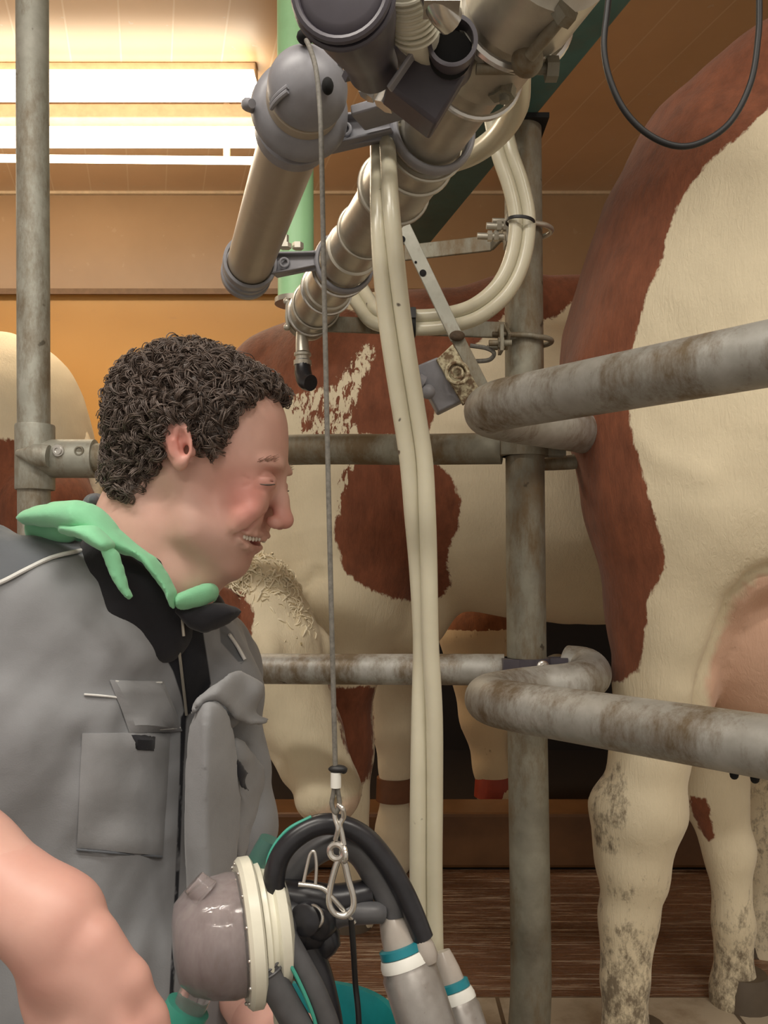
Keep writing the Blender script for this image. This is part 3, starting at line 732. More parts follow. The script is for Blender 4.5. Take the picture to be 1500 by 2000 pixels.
# u-bolts that hold the bracket arms
def ubolt(py, Y=YC):
    z = P(0, py, Y)[2]; xm = P(1023, 0, Y)[0]; r_ = rc+.004; m = MB()
    pts = [(xm-.055, Y-r_, z+.003), (xm, Y-r_, z+.002)]+[(xm+math.sin(q)*r_*1.25, Y-math.cos(q)*r_, z) for q in np.linspace(.3, math.pi-.3, 7)]+[(xm, Y+r_, z), (xm-.055, Y+r_, z)]
    m.tube(pts, .0042, 10, 3); return m

# ---- bent rump rails: near arm, hairpin, back arm into the clamp
def zigzag(zz, name, label, r=.0325, up_=0.0, back=None):
    z = lambda q: zz+up_*q
    A0 = np.array([.142, 1.16]); B0 = np.array([.386, .874]); dd = (B0-A0)/np.linalg.norm(B0-A0)
    pts = []
    for t_ in (1.30, .9, .55, .34, .16): q = A0+dd*t_*1.0; pts.append((q[0], q[1], zz))
    pts += [(A0[0]+dd[0]*.05, A0[1]+dd[1]*.05, zz), (A0[0]+.006, A0[1]+.005, zz), (A0[0]+.004, A0[1]+.048, zz), (A0[0]+.04, A0[1]+.098, zz), (A0[0]+.085, A0[1]+.14, zz)]
    pts += back
    m = MB(); m.tube(pts, r, 32, 6); return m
zU = .80+.214; zD = .80-.181
root = thing('rump_rail', (.142, 1.16, zU), 'bent upper rail rising to the right, in front of the cow\'s rump', 'rail')
bk = [(.285, 1.35, zU), (.325, 1.392, zU+.0)]
zigzag(zU, '', '', .0335, 0, bk).build('tube', M['galv_rail'], root)
MB().tube([(.235, 1.445, zU-.045), (.28, 1.445, zU-.043), (.325, 1.43, zU-.038), (.332, 1.405, zU-.02), (.325, 1.39, zU)], [.009, .011, .013, .018, .022], 16, 5).build('end_hook', M['galv_dark'], root)
root = thing('rump_rail', (.142, 1.16, zD), 'bent lower rail across the cow\'s hind leg, with a U bend back to the clamp', 'rail')
bk = [(.285, 1.315, zD+.004), (.322, 1.36, zD+.01), (.325, 1.405, zD+.018), (.30, 1.425, zD+.02)]
zigzag(zD, '', '', .0325, 0, bk).build('tube', M['galv_rail'], root)
MB().tube([(.262, 1.415, zD+.022), (.285, 1.43, zD+.026), (.31, 1.43, zD+.018)], [.010, .012, .014], 14, 5).build('end_hook', M['galv_dark'], root)
d2 = MB()
for q in (.44, .462, .484, .505):
    c_ = np.array([.142, 1.16])+np.array([.649, -.761])*(q-.1); MB().ball((c_[0], c_[1], zD-.0335), .005, 8, 6, (1, 1, 1.2)).build('water_drop', M['hole'], root)

# ---- teal beam and the light green hanger
def bx(Y): return .312-.255*(Y-1.093)
bw = .115; bh = .10
pts = []
bm_ = MB()
for Y in (.35, 1.93):
    x = bx(Y); pts.append([(x-bw, Y, BEAMZ), (x, Y, BEAMZ), (x, Y, BEAMZ+bh), (x-bw, Y, BEAMZ+bh)])
bm_.add(pts[0]+pts[1], [(3, 2, 1, 0), (4, 5, 6, 7), (0, 1, 5, 4), (1, 2, 6, 5), (2, 3, 7, 6), (3, 0, 4, 7)])
hz_ = (BEAMZ+bh+CEIL)/2
bt = thing('roof_beam', (bx(1.4), 1.4, BEAMZ), 'dark teal steel beam running diagonally above the thick post', 'beam')
bm_.build('beam', M['teal_beam'], bt, smooth=False, bevel=.003)
h_ = MB()
for Y in (.6, 1.7): h_.box((bx(Y)-bw/2, Y, hz_), (.02, 0, 0), (0, .02, 0), (0, 0, (CEIL-BEAMZ-bh)/2))
h_.build('hanger', M['teal_beam'], bt, smooth=False)
gt = thing('green_post', (P(576, 0, 1.72)[0], 1.72, P(0, 592, 1.72)[2]), 'light green round post hanging behind the beige cylinder', 'post')
xg0, xg1 = P(575, 0, 1.72)[0], P(578, 0, 1.72)[0]; zg = P(0, 585, 1.72)[2]
MB().cyl((xg0, 1.72, CEIL), (xg1, 1.72, zg), .0355, n=40).build('tube', M['green_paint'], gt)
MB().cyl((xg1, 1.72, zg-.010), (xg1, 1.72, zg), .042, n=30).build('end_flange', M['steel'], gt)

# ---- bracket arms carrying the milk line
ar = thing('bracket_arm', P(985, 485, 1.40), 'short dark steel arm clamped high on the thick post', 'bracket')
m = MB(); z1 = P(0, 486, 1.44)[2]
m.bar((P(790, 0, 1.46)[0], 1.46, z1), (P(960, 0, 1.42)[0], 1.42, z1+.002), .026, .005, (0, 0, 1)); m.bar((P(960, 0, 1.42)[0], 1.42, z1+.002), (P(996, 0, 1.365)[0], 1.365, z1+.012), .026, .005, (0, 0, 1))
m.build('arm', M['galv_dark'], ar, bevel=.0015)
ubolt(452).build('u_bolt', M['steel'], ar)
m = MB()
for (x_, y_, Y_) in ((950, 441, 1.355), (932, 461, 1.36)):
    p_ = P(x_, y_, Y_); q_ = P(x_+52, y_+2, Y_); m.cyl(p_, q_, .0052, n=12)
    for k in (.012, .022): m.lathe((p_[0]+k+.004, p_[1], p_[2]), (1, 0, 0), [(0, .0085), (.007, .0085)], 6)
p_ = P(990, 452, 1.36); m.box(p_, (.003, 0, 0), (0, .02, 0), (0, 0, .022))
m.build('bolt', M['steel'], ar)
ar = thing('bracket_arm', P(985, 640, 1.40), 'long steel arm below the milk pipe, clamped to the thick post', 'bracket')
m = MB(); z1 = P(0, 645, 1.40)[2]
m.bar((P(610, 0, 1.44)[0], 1.44, P(0, 632, 1.44)[2]), (P(984, 0, 1.385)[0], 1.385, P(0, 645, 1.385)[2]), .026, .005, (0, 0, 1))
m.bar((P(984, 0, 1.385)[0], 1.385, P(0, 645, 1.385)[2]), (P(988, 0, 1.385)[0], 1.36, P(0, 668, 1.36)[2]), .03, .005, (0, 0, 1))
m.build('arm', M['galv_dark'], ar, bevel=.0015)
ubolt(668).build('u_bolt', M['galv_dark'], ar)
m = MB(); p_ = P(955, 670, 1.35); m.cyl(p_, p_+[.035, .0, 0], .005, n=12); m.lathe(p_+[.014, 0, 0], (1, 0, 0), [(0, .009), (.009, .009)], 6); p_ = P(978, 664, 1.355); m.box(p_, (.0025, 0, 0), (0, .016, 0), (0, 0, .020)); m.build('bolt', M['galv_dark'], ar)
m = MB(); m.tube([P(918, 675, 1.36), P(950, 680, 1.36), P(965, 690, 1.36), P(955, 703, 1.37), P(925, 706, 1.38)], .0035, 8, 5).build('wire_hook', M['cord'], ar)

# ---- milk pipe
PZ = .80+.424
def pxm(Y): return .0905-.278*(Y-.69)
def mp(Y, dx=0, dz=0): return np.array([pxm(Y)+dx, Y, PZ+dz])
PD = np.array([-.278, 1, 0]); PD /= np.linalg.norm(PD); PS = np.array([1, .278, 0]); PS /= np.linalg.norm(PS)
mk = thing('milk_pipe', mp(1.0), 'thick stainless milk pipe running diagonally overhead, ringed with clamps', 'pipe')
m = MB(); m.cyl(mp(1.42), mp(.30), .0335, n=44); m.build('pipe', M['steel'], mk)
m = MB()
# stepped unions near the far end and near the camera
def col(Y, l, r): MB().lathe(mp(Y)-PD*l/2, PD, [(0, .033), (.002, r*.82), (l-.002, r*.82), (l, .033)], 40).build('union', M['steel'], mk)
col(1.445, .06, .043); col(1.36, .10, .0445); col(.93, .13, .047); col(1.18, .05, .045); col(.70, .05, .050); col(.62, .06, .056)
m = MB(); m.lathe(mp(1.475), PD, [(0, .036), (.004, .0385), (.012, .0385), (.014, .030), (.016, .0)], 36)
m.build('end_union', M['steel'], mk)
for Y, r_, t_ in ((1.455, .0450, .003), (1.41, .0462, .0028), (1.33, .0462, .003), (1.24, .047, .0032), (1.10, .0425, .0022), (.975, .0485, .0028), (.90, .0485, .0028), (.865, .0495, .0022), (.66, .057, .004), (.74, .052, .003)):
    m = MB(); m.ring(mp(Y), PD+np.array([0, 0, .0]), r_*.82, t_, 40, 8)
    m.build('clamp_ring', M['steel_bright'] if t_ > .0029 else M['steel'], mk)
m = MB(); m.tube([mp(1.455, -.038, .02), mp(1.456, -.039, -.002), mp(1.46, -.037, -.022)], .004, 8, 3); m.ball(mp(1.457, -.040, .02), .006); m.ball(mp(1.46, -.039, -.022), .006); m.build('latch', M['steel'], mk)
# big bolted flange clamp next to the camera
m = MB(); c_ = mp(.61)
m.lathe(c_-PD*.02, PD, [(0, .034), (.002, .040), (.014, .040), (.016, .037), (.024, .037), (.026, .041), (.036, .041), (.038, .034)], 40); m.build('flange', M['steel'], mk)
m = MB()
e_ = P(1085, 40, .60); m.cyl(P(1035, 110, .63), P(1100, 30, .60), .0045, n=12); m.lathe(P(1095, 36, .60), P(1100, 30, .60)-P(1035, 110, .63), [(0, .009), (.008, .009)], 6)
m.build('clamp_bolt', M['galv_dark'], mk); m = MB(); m.cyl(P(930, 135, .66), P(1075, 135, .66), .004, n=12); m.lathe(P(1066, 135, .66), (1, 0, 0), [(0, .009), (.009, .009)], 6); m.ball(P(1030, 118, .645), .012)
m.build('clamp_bolt', M['galv_dark'], mk); m = MB(); m.cyl(P(985, 175, .70), P(985, 200, .70), .004); m.lathe(P(985, 188, .70), (.2, 0, 1), [(0, .0085), (.008, .0085)], 6); m.bar(P(960, 190, .71), P(1000, 180, .70), .012, .004, (0, 1, 0))
m.build('clamp_bolt', M['galv_dark'], mk)
m = MB(); m.tube([P(790, -40, .60), P(800, 20, .62), P(812, 60, .64), P(860, 100, .67)], [.017, .0175, .017, .014], 24, 6)
for k in range(9):
    a_ = P(793+2.2*k, -30+11*k, .602+.004*k); m.ring(a_, P(806, 60, .64)-P(790, -40, .60), .0172, .0014, 26, 6)
m.build('ribbed_hose', M['cream_plastic'], mk)
m = MB(); m.tube([P(845, -20, .58), P(858, 15, .59), P(880, 40, .60)], .010, 14, 4); m.box(P(862, 8, .585), (.012, 0, 0), (0, .01, 0), (0, 0, .004)); m.build('wing_nut', M['steel_bright'], mk)
# outlet elbow under the far end
m = MB(); ps = P(590, 640, 1.47)
m.tube([ps, P(590, 668, 1.46), P(591, 690, 1.455)], [.010, .011, .012], 16, 4); m.lathe(P(591, 690, 1.455), (0, 0, -1), [(0, .0145), (.004, .0145), (.005, .012), (.012, .012), (.0125, .015), (.02, .015)], 20)
m.build('drain_spigot', M['steel'], mk)
m = MB(); m.tube([P(591, 706, 1.455), P(592, 728, 1.45), P(597, 744, 1.44), P(607, 748, 1.43)], [.013, .0145, .0145, .0135], 18, 5); m.build('rubber_elbow', M['black_rubber'], mk)

# ---- beige remover cylinder with its two brackets and domed head
def cxm(Y): return -.069-.27*(Y-.777)
CZ = .80+.424
def cp(Y, dx=0, dz=0): return np.array([cxm(Y)+dx, Y, CZ+dz])
CD = np.array([-.27, 1, 0]); CD /= np.linalg.norm(CD); CS = np.array([1, .27, 0]); CS /= np.linalg.norm(CS); CU = np.array([0, 0, 1.0])
cy = thing('remover_cylinder', cp(1.0), 'beige cylinder with a ribbed grey dome head, hanging left of the milk pipe', 'cylinder')
MB().cyl(cp(.80), cp(1.265), .0310, n=44).build('barrel', M['cyl'], cy)
m = MB(); m.lathe(cp(1.235), CD, [(0, .0315), (.001, .0355), (.010, .0355), (.011, .0335), (.018, .0335), (.019, .0365), (.030, .0365), (.036, .030), (.038, 0)], 44)
m.build('end_cap', M['grey_plastic'], cy)
def strap(Yb, name, side=1, lift=0.0):
    # ring round the cylinder joined by a lug to the milk pipe
    m = MB(); m.lathe(cp(Yb)-CD*.008, CD, [(0, .0325), (0, .0375), (.016, .0375), (.016, .0325)], 44, True)
    a_ = cp(Yb)+CS*.034; b_ = mp(Yb+.0)-PS*.039
    # the arm is a channel: web plus two ribs
    for dz, t_ in ((.014, .003), (-.014, .003)): m.bar(a_+[0, 0, dz+lift], b_+[0, 0, dz*.6+lift], .020, t_, (0, 1, 0))
    m.bar(a_+[0, 0, lift], b_+[0, 0, lift], .028, .004, (0, 0, 1)); m.ring((a_+a_*0+ (b_-a_)*.25)+[0, -.006, lift], (0, 1, 0), .006, .002, 16, 6)
    m.ring(mp(Yb), PD, .0395, .004, 40, 8, 2.0)
    return m.build(name, M['grey_plastic'], cy, bevel=.001)
b_ = strap(1.215, 'mounting_bracket')
m = MB(); m.lathe(cp(1.21)+CS*.05+[0, -.01, .02], (0, 0, 1), [(0, .009), (.006, .009), (.007, .005), (.018, .005)], 6); m.lathe(cp(1.21)+CS*.068+[0, -.012, .02], (0, 0, 1), [(0, .008), (.008, .008)], 6); m.build('bolt', M['steel'], b_)
b_ = strap(.845, 'mounting_bracket')
m = MB(); m.bar(cp(.80)+CS*.052+[0, 0, -.005], mp(.80)-PS*.03+[0, 0, .0], .034, .010, (0, 1, 0)); m.build('bracket_arm', M['grey_plastic'], b_, bevel=.002)
m = MB(); q = P(715, 190, .765); m.lathe(q, (.5, -.1, .85), [(0, .008), (.010, .008), (.0105, .006), (.018, .006)], 6); q = P(748, 200, .765); m.lathe(q-[0, 0, .004], (.5, -.1, .85), [(0, .0095), (.011, .0095), (.0115, .0065), (.016, .0065)], 6); m.build('bolt', M['steel_bright'], b_)
# flared collar behind the dome
m = MB(); m.lathe(cp(.825), -CD, [(0, .0325), (.004, .042), (.012, .046), (.022, .044), (.030, .037), (.031, .033)], 44)
m.tube([cp(.81)-CS*.044+[0, 0, -.004], cp(.80)-CS*.050+[0, 0, -.006], cp(.79)-CS*.047+[0, 0, -.01]], [.004, .006, .004], 10, 4); m.build('collar', M['grey_plastic'], cy)
MB().lathe(cp(.795), -CD, [(0, .034), (.012, .0345), (.013, .033)], 44).build('sight_ring', M['cyl'], cy)
dc = cp(.777); m = MB()
m.lathe(dc, -CD, [(0, .0355), (.004, .0358)]+[(.004+.0335*math.sin(q), .0358*math.cos(q)) for q in np.linspace(.1, math.pi/2, 12)], 44)
dm = m.build('dome_head', M['grey_plastic'], cy)
m = MB()
for (u, v) in ((-.020, -.004), (-.012, -.009), (.016, .018), (.021, .008)):
    sg = -1 if u < 0 else 1
    pts = []
    for q in np.linspace(.10, .85, 6):
        rr_ = .0362; dirv = CS*sg*math.cos(.35 if sg > 0 else -.45)+CU*math.sin(.35 if sg > 0 else -.45)
        off = CU*v*.8
        pts.append(dc-CD*(.004+.0335*math.sin(q)*.97)+dirv*rr_*math.cos(q)+off)
    MB().tube(pts, .0022, 8, 3).build('rib', M['grey_plastic'], dm)
MB().ball(P(596, 72, .742), .0075, 12, 8, (1, 1, .8)).build('cord_slot', M['hole'], dm)
MB().ball(P(640, 168, .742), .0065, 12, 8, (.8, 1, 1.1)).build('cord_slot', M['hole'], dm)

# ---- lifting cord down to the cluster
YR = .686
cord = thing('lifting_cord', P(655, 1520, YR), 'thin grey cord hanging from the dome down to the milking cluster', 'cord')
m = MB(); m.tube([P(594, 70, .745), P(606, 96, .727), P(617, 135, .708), P(624, 200, .700), P(628, 300, YR+.006), P(636, 700, YR), P(645, 1100, YR), P(655, 1500, YR)], .0021, 10, 6)
m.tube([P(655, 1500, YR), P(652, 1545, YR), P(648, 1570, YR), P(656, 1588, YR), P(663, 1570, YR), P(660, 1545, YR), P(656, 1510, YR)], .0019, 10, 5)
m.build('cord', M['cord'], cord)
MB().cyl(P(656, 1508, YR), P(656, 1538, YR), .0042, n=18).build('ferrule', M['white_plastic'], cord)
m = MB(); m.ball(P(660, 1502, YR), .0048, 12, 8, (1.6, 1, .7)); m.ball(P(671, 1504, YR), .003); m.build('cord_stop', M['black_cable'], cord)
# chain link, swivel and carabiner
ch = thing('swivel_hook', P(662, 1640, YR), 'small bright swivel chain between the cord and the carabiner', 'hook')
m = MB(); m.tube([P(661, 1572, YR), P(669, 1580, YR-.003), P(671, 1596, YR), P(664, 1610, YR), P(668, 1630, YR), P(672, 1650, YR)], .0022, 10, 5)
m.tube([P(652, 1580, YR+.002), P(655, 1600, YR), P(660, 1618, YR-.002), P(655, 1640, YR)], .0021, 10, 5); m.build('link', M['steel_bright'], ch)
m = MB(); m.ring(P(658, 1663, YR), (.25, 1, 0), .0058, .0028, 24, 8); m.ring(P(671, 1668, YR), (1, .4, 0), .0060, .0018, 20, 8); m.build('swivel', M['steel_bright'], ch)
cb = MB(); pts = [P(x_, y_, YR) for x_, y_ in ((660, 1682), (668, 1678), (674, 1690), (681, 1720), (690, 1752), (689, 1775), (676, 1788), (655, 1785), (643, 1765), (645, 1735), (652, 1705))]
cb.tube(pts, .0026, 12, 5, True); o = cb.build('carabiner', M['steel_bright']); tag(o, 'bright oval carabiner holding the wire bail of the cluster', 'carabiner')

# ---- pulsator housing and spool at the very top
ph = thing('pulsator', P(690, 40, .62), 'dark grey plastic pulsator housing above the dome head', 'pulsator')
m = MB(); c_ = P(668, -30, .56); axv = P(720, 110, .66)-c_; m.lathe(c_, axv, [(-.002, .024), (0, .030), (.006, .034), (.012, .0335), (.013, .030), (.03, .030), (.045, .029), (.075, .024), (.095, .020), (.12, .020)], 40)
m.build('housing', M['dark_plastic'], ph)
m = MB(); m.ring(P(667, -22, .56), axv, .031, .003, 40, 8); m.ring(P(672, -8, .567), axv, .0325, .0022, 40, 8); m.build('rim', M['dark_plastic'], ph)
m = MB(); m.bar(P(770, 20, .64), P(728, 150, .68), .020, .008, (0, 1, 0)); m.bar(P(745, 30, .66), P(690, 150, .72), .02, .006, (0, 1, 0)); m.tube([P(735, 60, .66), P(775, 95, .70), P(790, 60, .70)], [.012, .014, .012], 16, 4); m.build('bracket', M['dark_plastic'], ph, bevel=.002)
bx_ = thing('hose_holder', P(830, 160, .66), 'dark square plastic block with a round black opening beside the milk pipe', 'holder')
Yb = .655
quad = [P(752, 165, Yb+.02), P(826, 75, Yb), P(928, 118, Yb), P(852, 243, Yb+.02)]
m = MB(); m.prism(quad, (-.004, .035, .004)); m.build('block', M['dark_plastic'], bx_, bevel=.003)
m = MB(); m.lathe(P(882, 110, Yb+.005), (-.05, -1, -.12), [(-.02, .0165), (.024, .0185), (.026, .0185), (.026, .0155), (.0, .0145), (-.018, .014)], 36, True); m.build('collar', M['dark_plastic'], bx_)
MB().cyl(P(880, 108, Yb-.010), P(880, 108, Yb-.006), .0160).build('opening', M['hole'], bx_)
m = MB(); m.bar(P(760, 175, Yb+.0), P(822, 84, Yb-.012), .012, .003, (0, 1, 0)); m.build('rim_plate', M['grey_plastic'], bx_, bevel=.001)

# ---- twin vacuum hose hanging in front of everything
def twin(pts, r, seed, sep=1.0, nrm=None, tw=None):
    pts = [np.array(p, float) for p in pts]; outs = ([], []); n = len(pts)
    for i, p in enumerate(pts):
        t_ = pts[min(i+1, n-1)]-pts[max(i-1, 0)]; t_ /= np.linalg.norm(t_); s_ = np.cross(t_, np.array([0, 1.0, 0])); s_ /= np.linalg.norm(s_)
        o_ = np.cross(s_, t_); a_ = tw[i] if tw else 0
        v_ = s_*math.cos(a_)+o_*math.sin(a_)
        outs[0].append(p+v_*r*sep); outs[1].append(p-v_*r*sep)
    return outs
th = thing('twin_milk_hose', P(830, 1300, .80), 'pale twin hose hanging vertically from the pipework past the rails', 'hose')
cen = [(745, 215, .90), (748, 300, .84), (751, 400, .80), (758, 500, .79), (768, 600, .79), (782, 700, .79), (798, 800, .79), (813, 900, .79), (820, 1000, .79), (826, 1100, .80), (830, 1200, .80), (832, 1270, .80), (834, 1400, .80), (833, 1550, .80), (832, 1700, .80), (834, 1850, .80), (842, 2020, .80), (850, 2150, .80)]
tw = [.9, .9, .7, .4, .1, 0, .0, .1, .5, .8, 1.0, 1.0, .5, .1, 0, 0, .2, .3]
o1, o2 = twin([P(*c_) for c_ in cen], .0078, 0, .95, tw=[-q for q in tw])
MB().tube(o1, .0079, 16, 6).build('hose', M['milk_hose'], th); MB().tube(o2, .0079, 16, 6).build('hose', M['milk_hose'], th)
th = thing('twin_milk_hose', P(1020, 440, 1.33), 'pale twin hose looping round the thick post and strapped by a tie', 'hose')
cen = [(972, 235, 1.33), (986, 300, 1.32), (1008, 365, 1.32), (1020, 430, 1.32), (1012, 500, 1.32), (985, 560, 1.32), (940, 602, 1.33), (890, 622, 1.35), (820, 630, 1.37), (740, 622, 1.39), (710, 590, 1.42), (690, 555, 1.45)]
o1, o2 = twin([P(*c_) for c_ in cen], .0105, 0, .95)
MB().tube(o1, .0107, 16, 6).build('hose', M['milk_hose'], th); MB().tube(o2, .0107, 16, 6).build('hose', M['milk_hose'], th)
m = MB(); c_ = P(1016, 434, 1.32); m.ring(c_, (.1, 0, 1), .0215, .0014, 28, 6, 2.0); m.build('cable_tie', M['black_cable'], th)
m = MB(); c_ = P(806, 630, 1.375); m.ring(c_, (1, 0, 0), .022, .002, 24, 6, 2.5); m.box(c_+[0, -.024, .008], (.004, 0, 0), (0, .004, 0), (0, 0, .008)); m.build('cable_tie', M['black_cable'], th)
m = MB(); m.tube([P(1015, 90, .80), P(1012, 150, .84), P(1008, 210, .90), P(975, 262, .97), (P(925, 300, 1.03)), P(870, 322, 1.08), P(835, 350, 1.15), P(800, 378, 1.2)], [.0125]*8, 20, 6)
o = m.build('milk_hose', M['milk_hose']); tag(o, 'single thick white hose curving down between milk pipe and teal beam', 'hose')

# ---- flat brace with the sensor box
br = thing('brace', P(870, 620, 1.30), 'drilled flat steel brace leaning across the bracket arm', 'brace')
YB = 1.305
m = MB(); m.bar(P(782, 430, YB), P(893, 662, YB), .0205, .005, P(1, 0, YB)-P(0, 0, YB)); m.build('flat_bar', M['galv'], br, bevel=.001)
m = MB(); m.bar(P(888, 650, YB+.006), P(950, 772, YB+.006), .019, .009, P(1, 0, YB)-P(0, 0, YB)); m.build('lower_bar', M['galv_dark'], br, bevel=.001)
for x_, y_ in ((785, 467), (826, 533), (812, 512)): p_ = P(x_, y_, YB-.0035); MB().lathe(p_, (0, -1, 0), [(0, .0052 if y_ != 512 else .002), (.0008, .004 if y_ != 512 else .001)], 16).build('bolt_hole', M['hole'], br)
MB().ball(P(893, 656, YB-.004), .009, 12, 8, (1.3, .6, .9)).build('dirt_clump', simple('caked_muck', (.07, .045, .025), .8, 0, .3, 200, .5), br)
sb = thing('sensor_box', P(870, 735, YB), 'grey square sensor box with a dirty cream face plate on the brace', 'sensor')
a_, b_, c_, d_ = P(852, 702, YB-.03), P(884, 672, YB-.03), P(940, 765, YB-.01), P(905, 790, YB-.01)
t = NT('mud_spotted_plate'); n = t.noise(70, 5, .7); t.set(Base_Color=t.ramp(n, [(.42, (.60, .54, .36)), (.56, (.16, .10, .05))]), Roughness=.6); M['mudplate'] = t.m
MB().prism([a_, b_, c_, d_], (.0, .012, 0)).build('face_plate', M['mudplate'], sb, bevel=.001)
e_, f_ = P(812, 712, YB-.02), P(856, 690, YB-.028)
MB().prism([P(808, 716, YB-.022), P(856, 696, YB-.026), P(912, 778, YB-.006), P(856, 806, YB-.004)], (.0, .03, 0)).build('box', M['grey_plastic'], sb, bevel=.003)
m = MB(); m.ring(P(893, 728, YB-.028), (.1, -1, .1), .016, .003, 28, 8); m.ring(P(893, 728, YB-.029), (.1, -1, .1), .008, .002, 20, 8); m.build('knob', M['mudplate'], sb)
m = MB(); m.lathe(P(826, 748, YB-.02), (-.9, -.3, .45), [(0, .011), (.010, .011), (.011, .008), (.02, .008)], 18); m.ball(P(836, 765, YB-.022), .011, 14, 8); m.build('cable_gland', M['grey_plastic'], sb)

# ---- black cable loop at the top right
m = MB(); YW = .82
m.tube([(P(1205, 0, YW)[0], YW, CEIL), P(1210, -300, YW), P(1190, -20, YW), P(1180, 100, YW), P(1205, 190, YW), P(1250, 250, YW), P(1310, 283, YW), P(1365, 280, YW), P(1425, 240, YW), P(1465, 165, YW), P(1480, 80, YW), P(1483, -10, YW), P(1480, -300, YW), (P(1478, 0, YW)[0], YW, CEIL)], .0030, 10, 8)
o = m.build('hanging_cable', M['black_cable']); tag(o, 'black cable drooping in a loop in front of the near cow\'s rump', 'cable')

# ---- teal basin on the ledge
bn = MB(); c_ = (P(600, 0, 1.30)[0], 1.30, .004); zb = P(0, 1920, 1.43)[2]
bn.lathe(c_, (0, 0, 1), [(0, 0.0), (0, .105), (.01, .112), (zb-.02, .136), (zb-.014, .142), (zb-.004, .142), (zb-.004, .132), (.012, .105), (.01, 0)], 48)
o = bn.build('basin', M['teal_plastic']); tag(o, 'teal plastic basin on the tiled ledge behind the milking cluster', 'basin')
# ================================================================ the man
YM = .92; sM = YM/F
def HL(u, v, l=0):      # head frame: photo column/row at the head's middle plane, l = px sideways (+ away from the camera)
    return np.array([(u+l*.13-750)*sM, YM+l*.99*sM, CH-(v-HZ)*sM])
def mu(p): return p*sM
HLo = HL
def HL(u, v, l=0):      # a point of the head whose near-side twin is seen at (u, v)
    Yn = YM-abs(l)*.99*sM; x = (u-750)*Yn/F; z = CH-(v-HZ)*Yn/F
    if l > 0: return np.array([x+l*.15*sM, YM+l*.99*sM, z])
    return np.array([x, Yn, z])
t = NT('face_skin'); r_ = t.attr('red'); lp = t.attr('lip'); sh = t.attr('stubble'); n = t.noise(18, 4, .6); n2 = t.noise(420, 2, .5)
c = t.ramp(n, [(.3, (.66, .395, .325)), (.7, (.74, .465, .385))]); c = t.mix(t.math('MULTIPLY', r_, .75), c, (.56, .19, .155)); c = t.mix(t.math('MULTIPLY', sh, .30), c, (.33, .22, .18)); c = t.mix(t.math('MULTIPLY', lp, .7), c, (.48, .16, .15))
t.set(Base_Color=c, Roughness=.48, Subsurface_Weight=.12, Subsurface_Radius=(.012, .004, .002)); t.bump(n2, .08, .0006); M['skin'] = t.m
M['brow'] = simple('light_brown_brow_hair', (.30, .17, .12), .6)
M['hair'] = simple('dark_brown_curly_hair', (.105, .076, .062), .45, 0, .45, 130, 0, 0, Specular_IOR_Level=.6)
def cloth(name, col, col2=None, attr=None, attr2=None, col3=None, sc=7):
    t = NT(name); n = t.noise(sc, 5, .6); n2 = t.noise(700, 2, .5)
    c = t.ramp(n, [(.3, tuple(q*.88 for q in col)), (.7, tuple(q*1.1 for q in col))])
    if attr: c = t.mix(t.math('MULTIPLY', t.attr(attr), 8, clamp=True), c, col2)
    if attr2: c = t.mix(t.math('MULTIPLY', t.attr(attr2), 8, clamp=True), c, col3)
    t.set(Base_Color=c, Roughness=.8, Specular_IOR_Level=.25, Sheen_Weight=.2); n3 = t.noise(16, 3, .5); t.bump(t.math('ADD', t.math('MULTIPLY', n2, .06), n3), .45, .006); return t.m
M['vest'] = cloth('grey_work_cloth', (.255, .262, .275), (.125, .135, .15), 'yoke', 'inner', (.012, .013, .018))
M['vest_plain'] = cloth('grey_work_cloth_plain', (.275, .28, .29)); M['fleece'] = cloth('black_fleece', (.014, .014, .018))
M['yoke'] = cloth('dark_grey_cloth', (.11, .12, .135)); M['hood'] = cloth('light_green_cloth', (.25, .62, .36)); M['trouser'] = cloth('dark_trouser_cloth', (.09, .10, .115))
M['piping'] = simple('reflective_piping', (.72, .72, .70), .4); M['tooth'] = simple('teeth', (.80, .76, .66), .3, 0, .04)

man = thing('person', (-.32, .97, -.95), 'curly haired man in grey work vest and green hood, smiling down at the milking cluster', 'person')
# ---------------- head and neck
lo = HLo(170, 1290, -190); hi = HLo(600, 640, 190)
S = SDF((lo[0], lo[1], lo[2]), (hi[0], hi[1], hi[2]), .0018)
ta = math.radians(20); FR = np.array([[math.cos(ta), 0, -math.sin(ta)], [.0, 1, 0], [math.sin(ta), 0, math.cos(ta)]])   # front, side, up
yw = math.atan(.13); RW = np.array([[math.cos(yw), -math.sin(yw), 0], [math.sin(yw), math.cos(yw), 0], [0, 0, 1]]); FR = FR@RW
def E(u, v, l, a, b, c, k, R=FR): S.ell(HL(u, v, l), (mu(a), mu(b), mu(c)), mu(k), R)
E(384, 830, 0, 164, 130, 138, 1)
E(455, 842, 0, 106, 112, 108, 25)
E(470, 900, 0, 88, 108, 90, 25)
S.chain([(HL(455, 930, 0), mu(88)), (HL(425, 1040, 0), mu(66))], mu(30))
for sg in (-1, 1):
    S.chain([(HL(356, 930, 78*sg), mu(30)), (HL(378, 1030, 64*sg), mu(36)), (HL(436, 1092, 26*sg), mu(33))], mu(50))    # jaw
    E(484, 975, 62*sg, 40, 34, 34, 30)                                        # cheekbone
    E(458, 1022, 48*sg, 44, 34, 44, 40)
    E(524, 905, 48*sg, 30, 42, 15, 16)                                        # brow
E(444, 1100, 0, 28, 38, 26, 22)                                               # chin
E(474, 1072, 0, 19, 34, 13, 12)                                               # lower lip
E(487, 1046, 0, 32, 42, 24, 18)                                               # upper lip mound
E(505, 1047, 0, 16, 30, 8, 7)
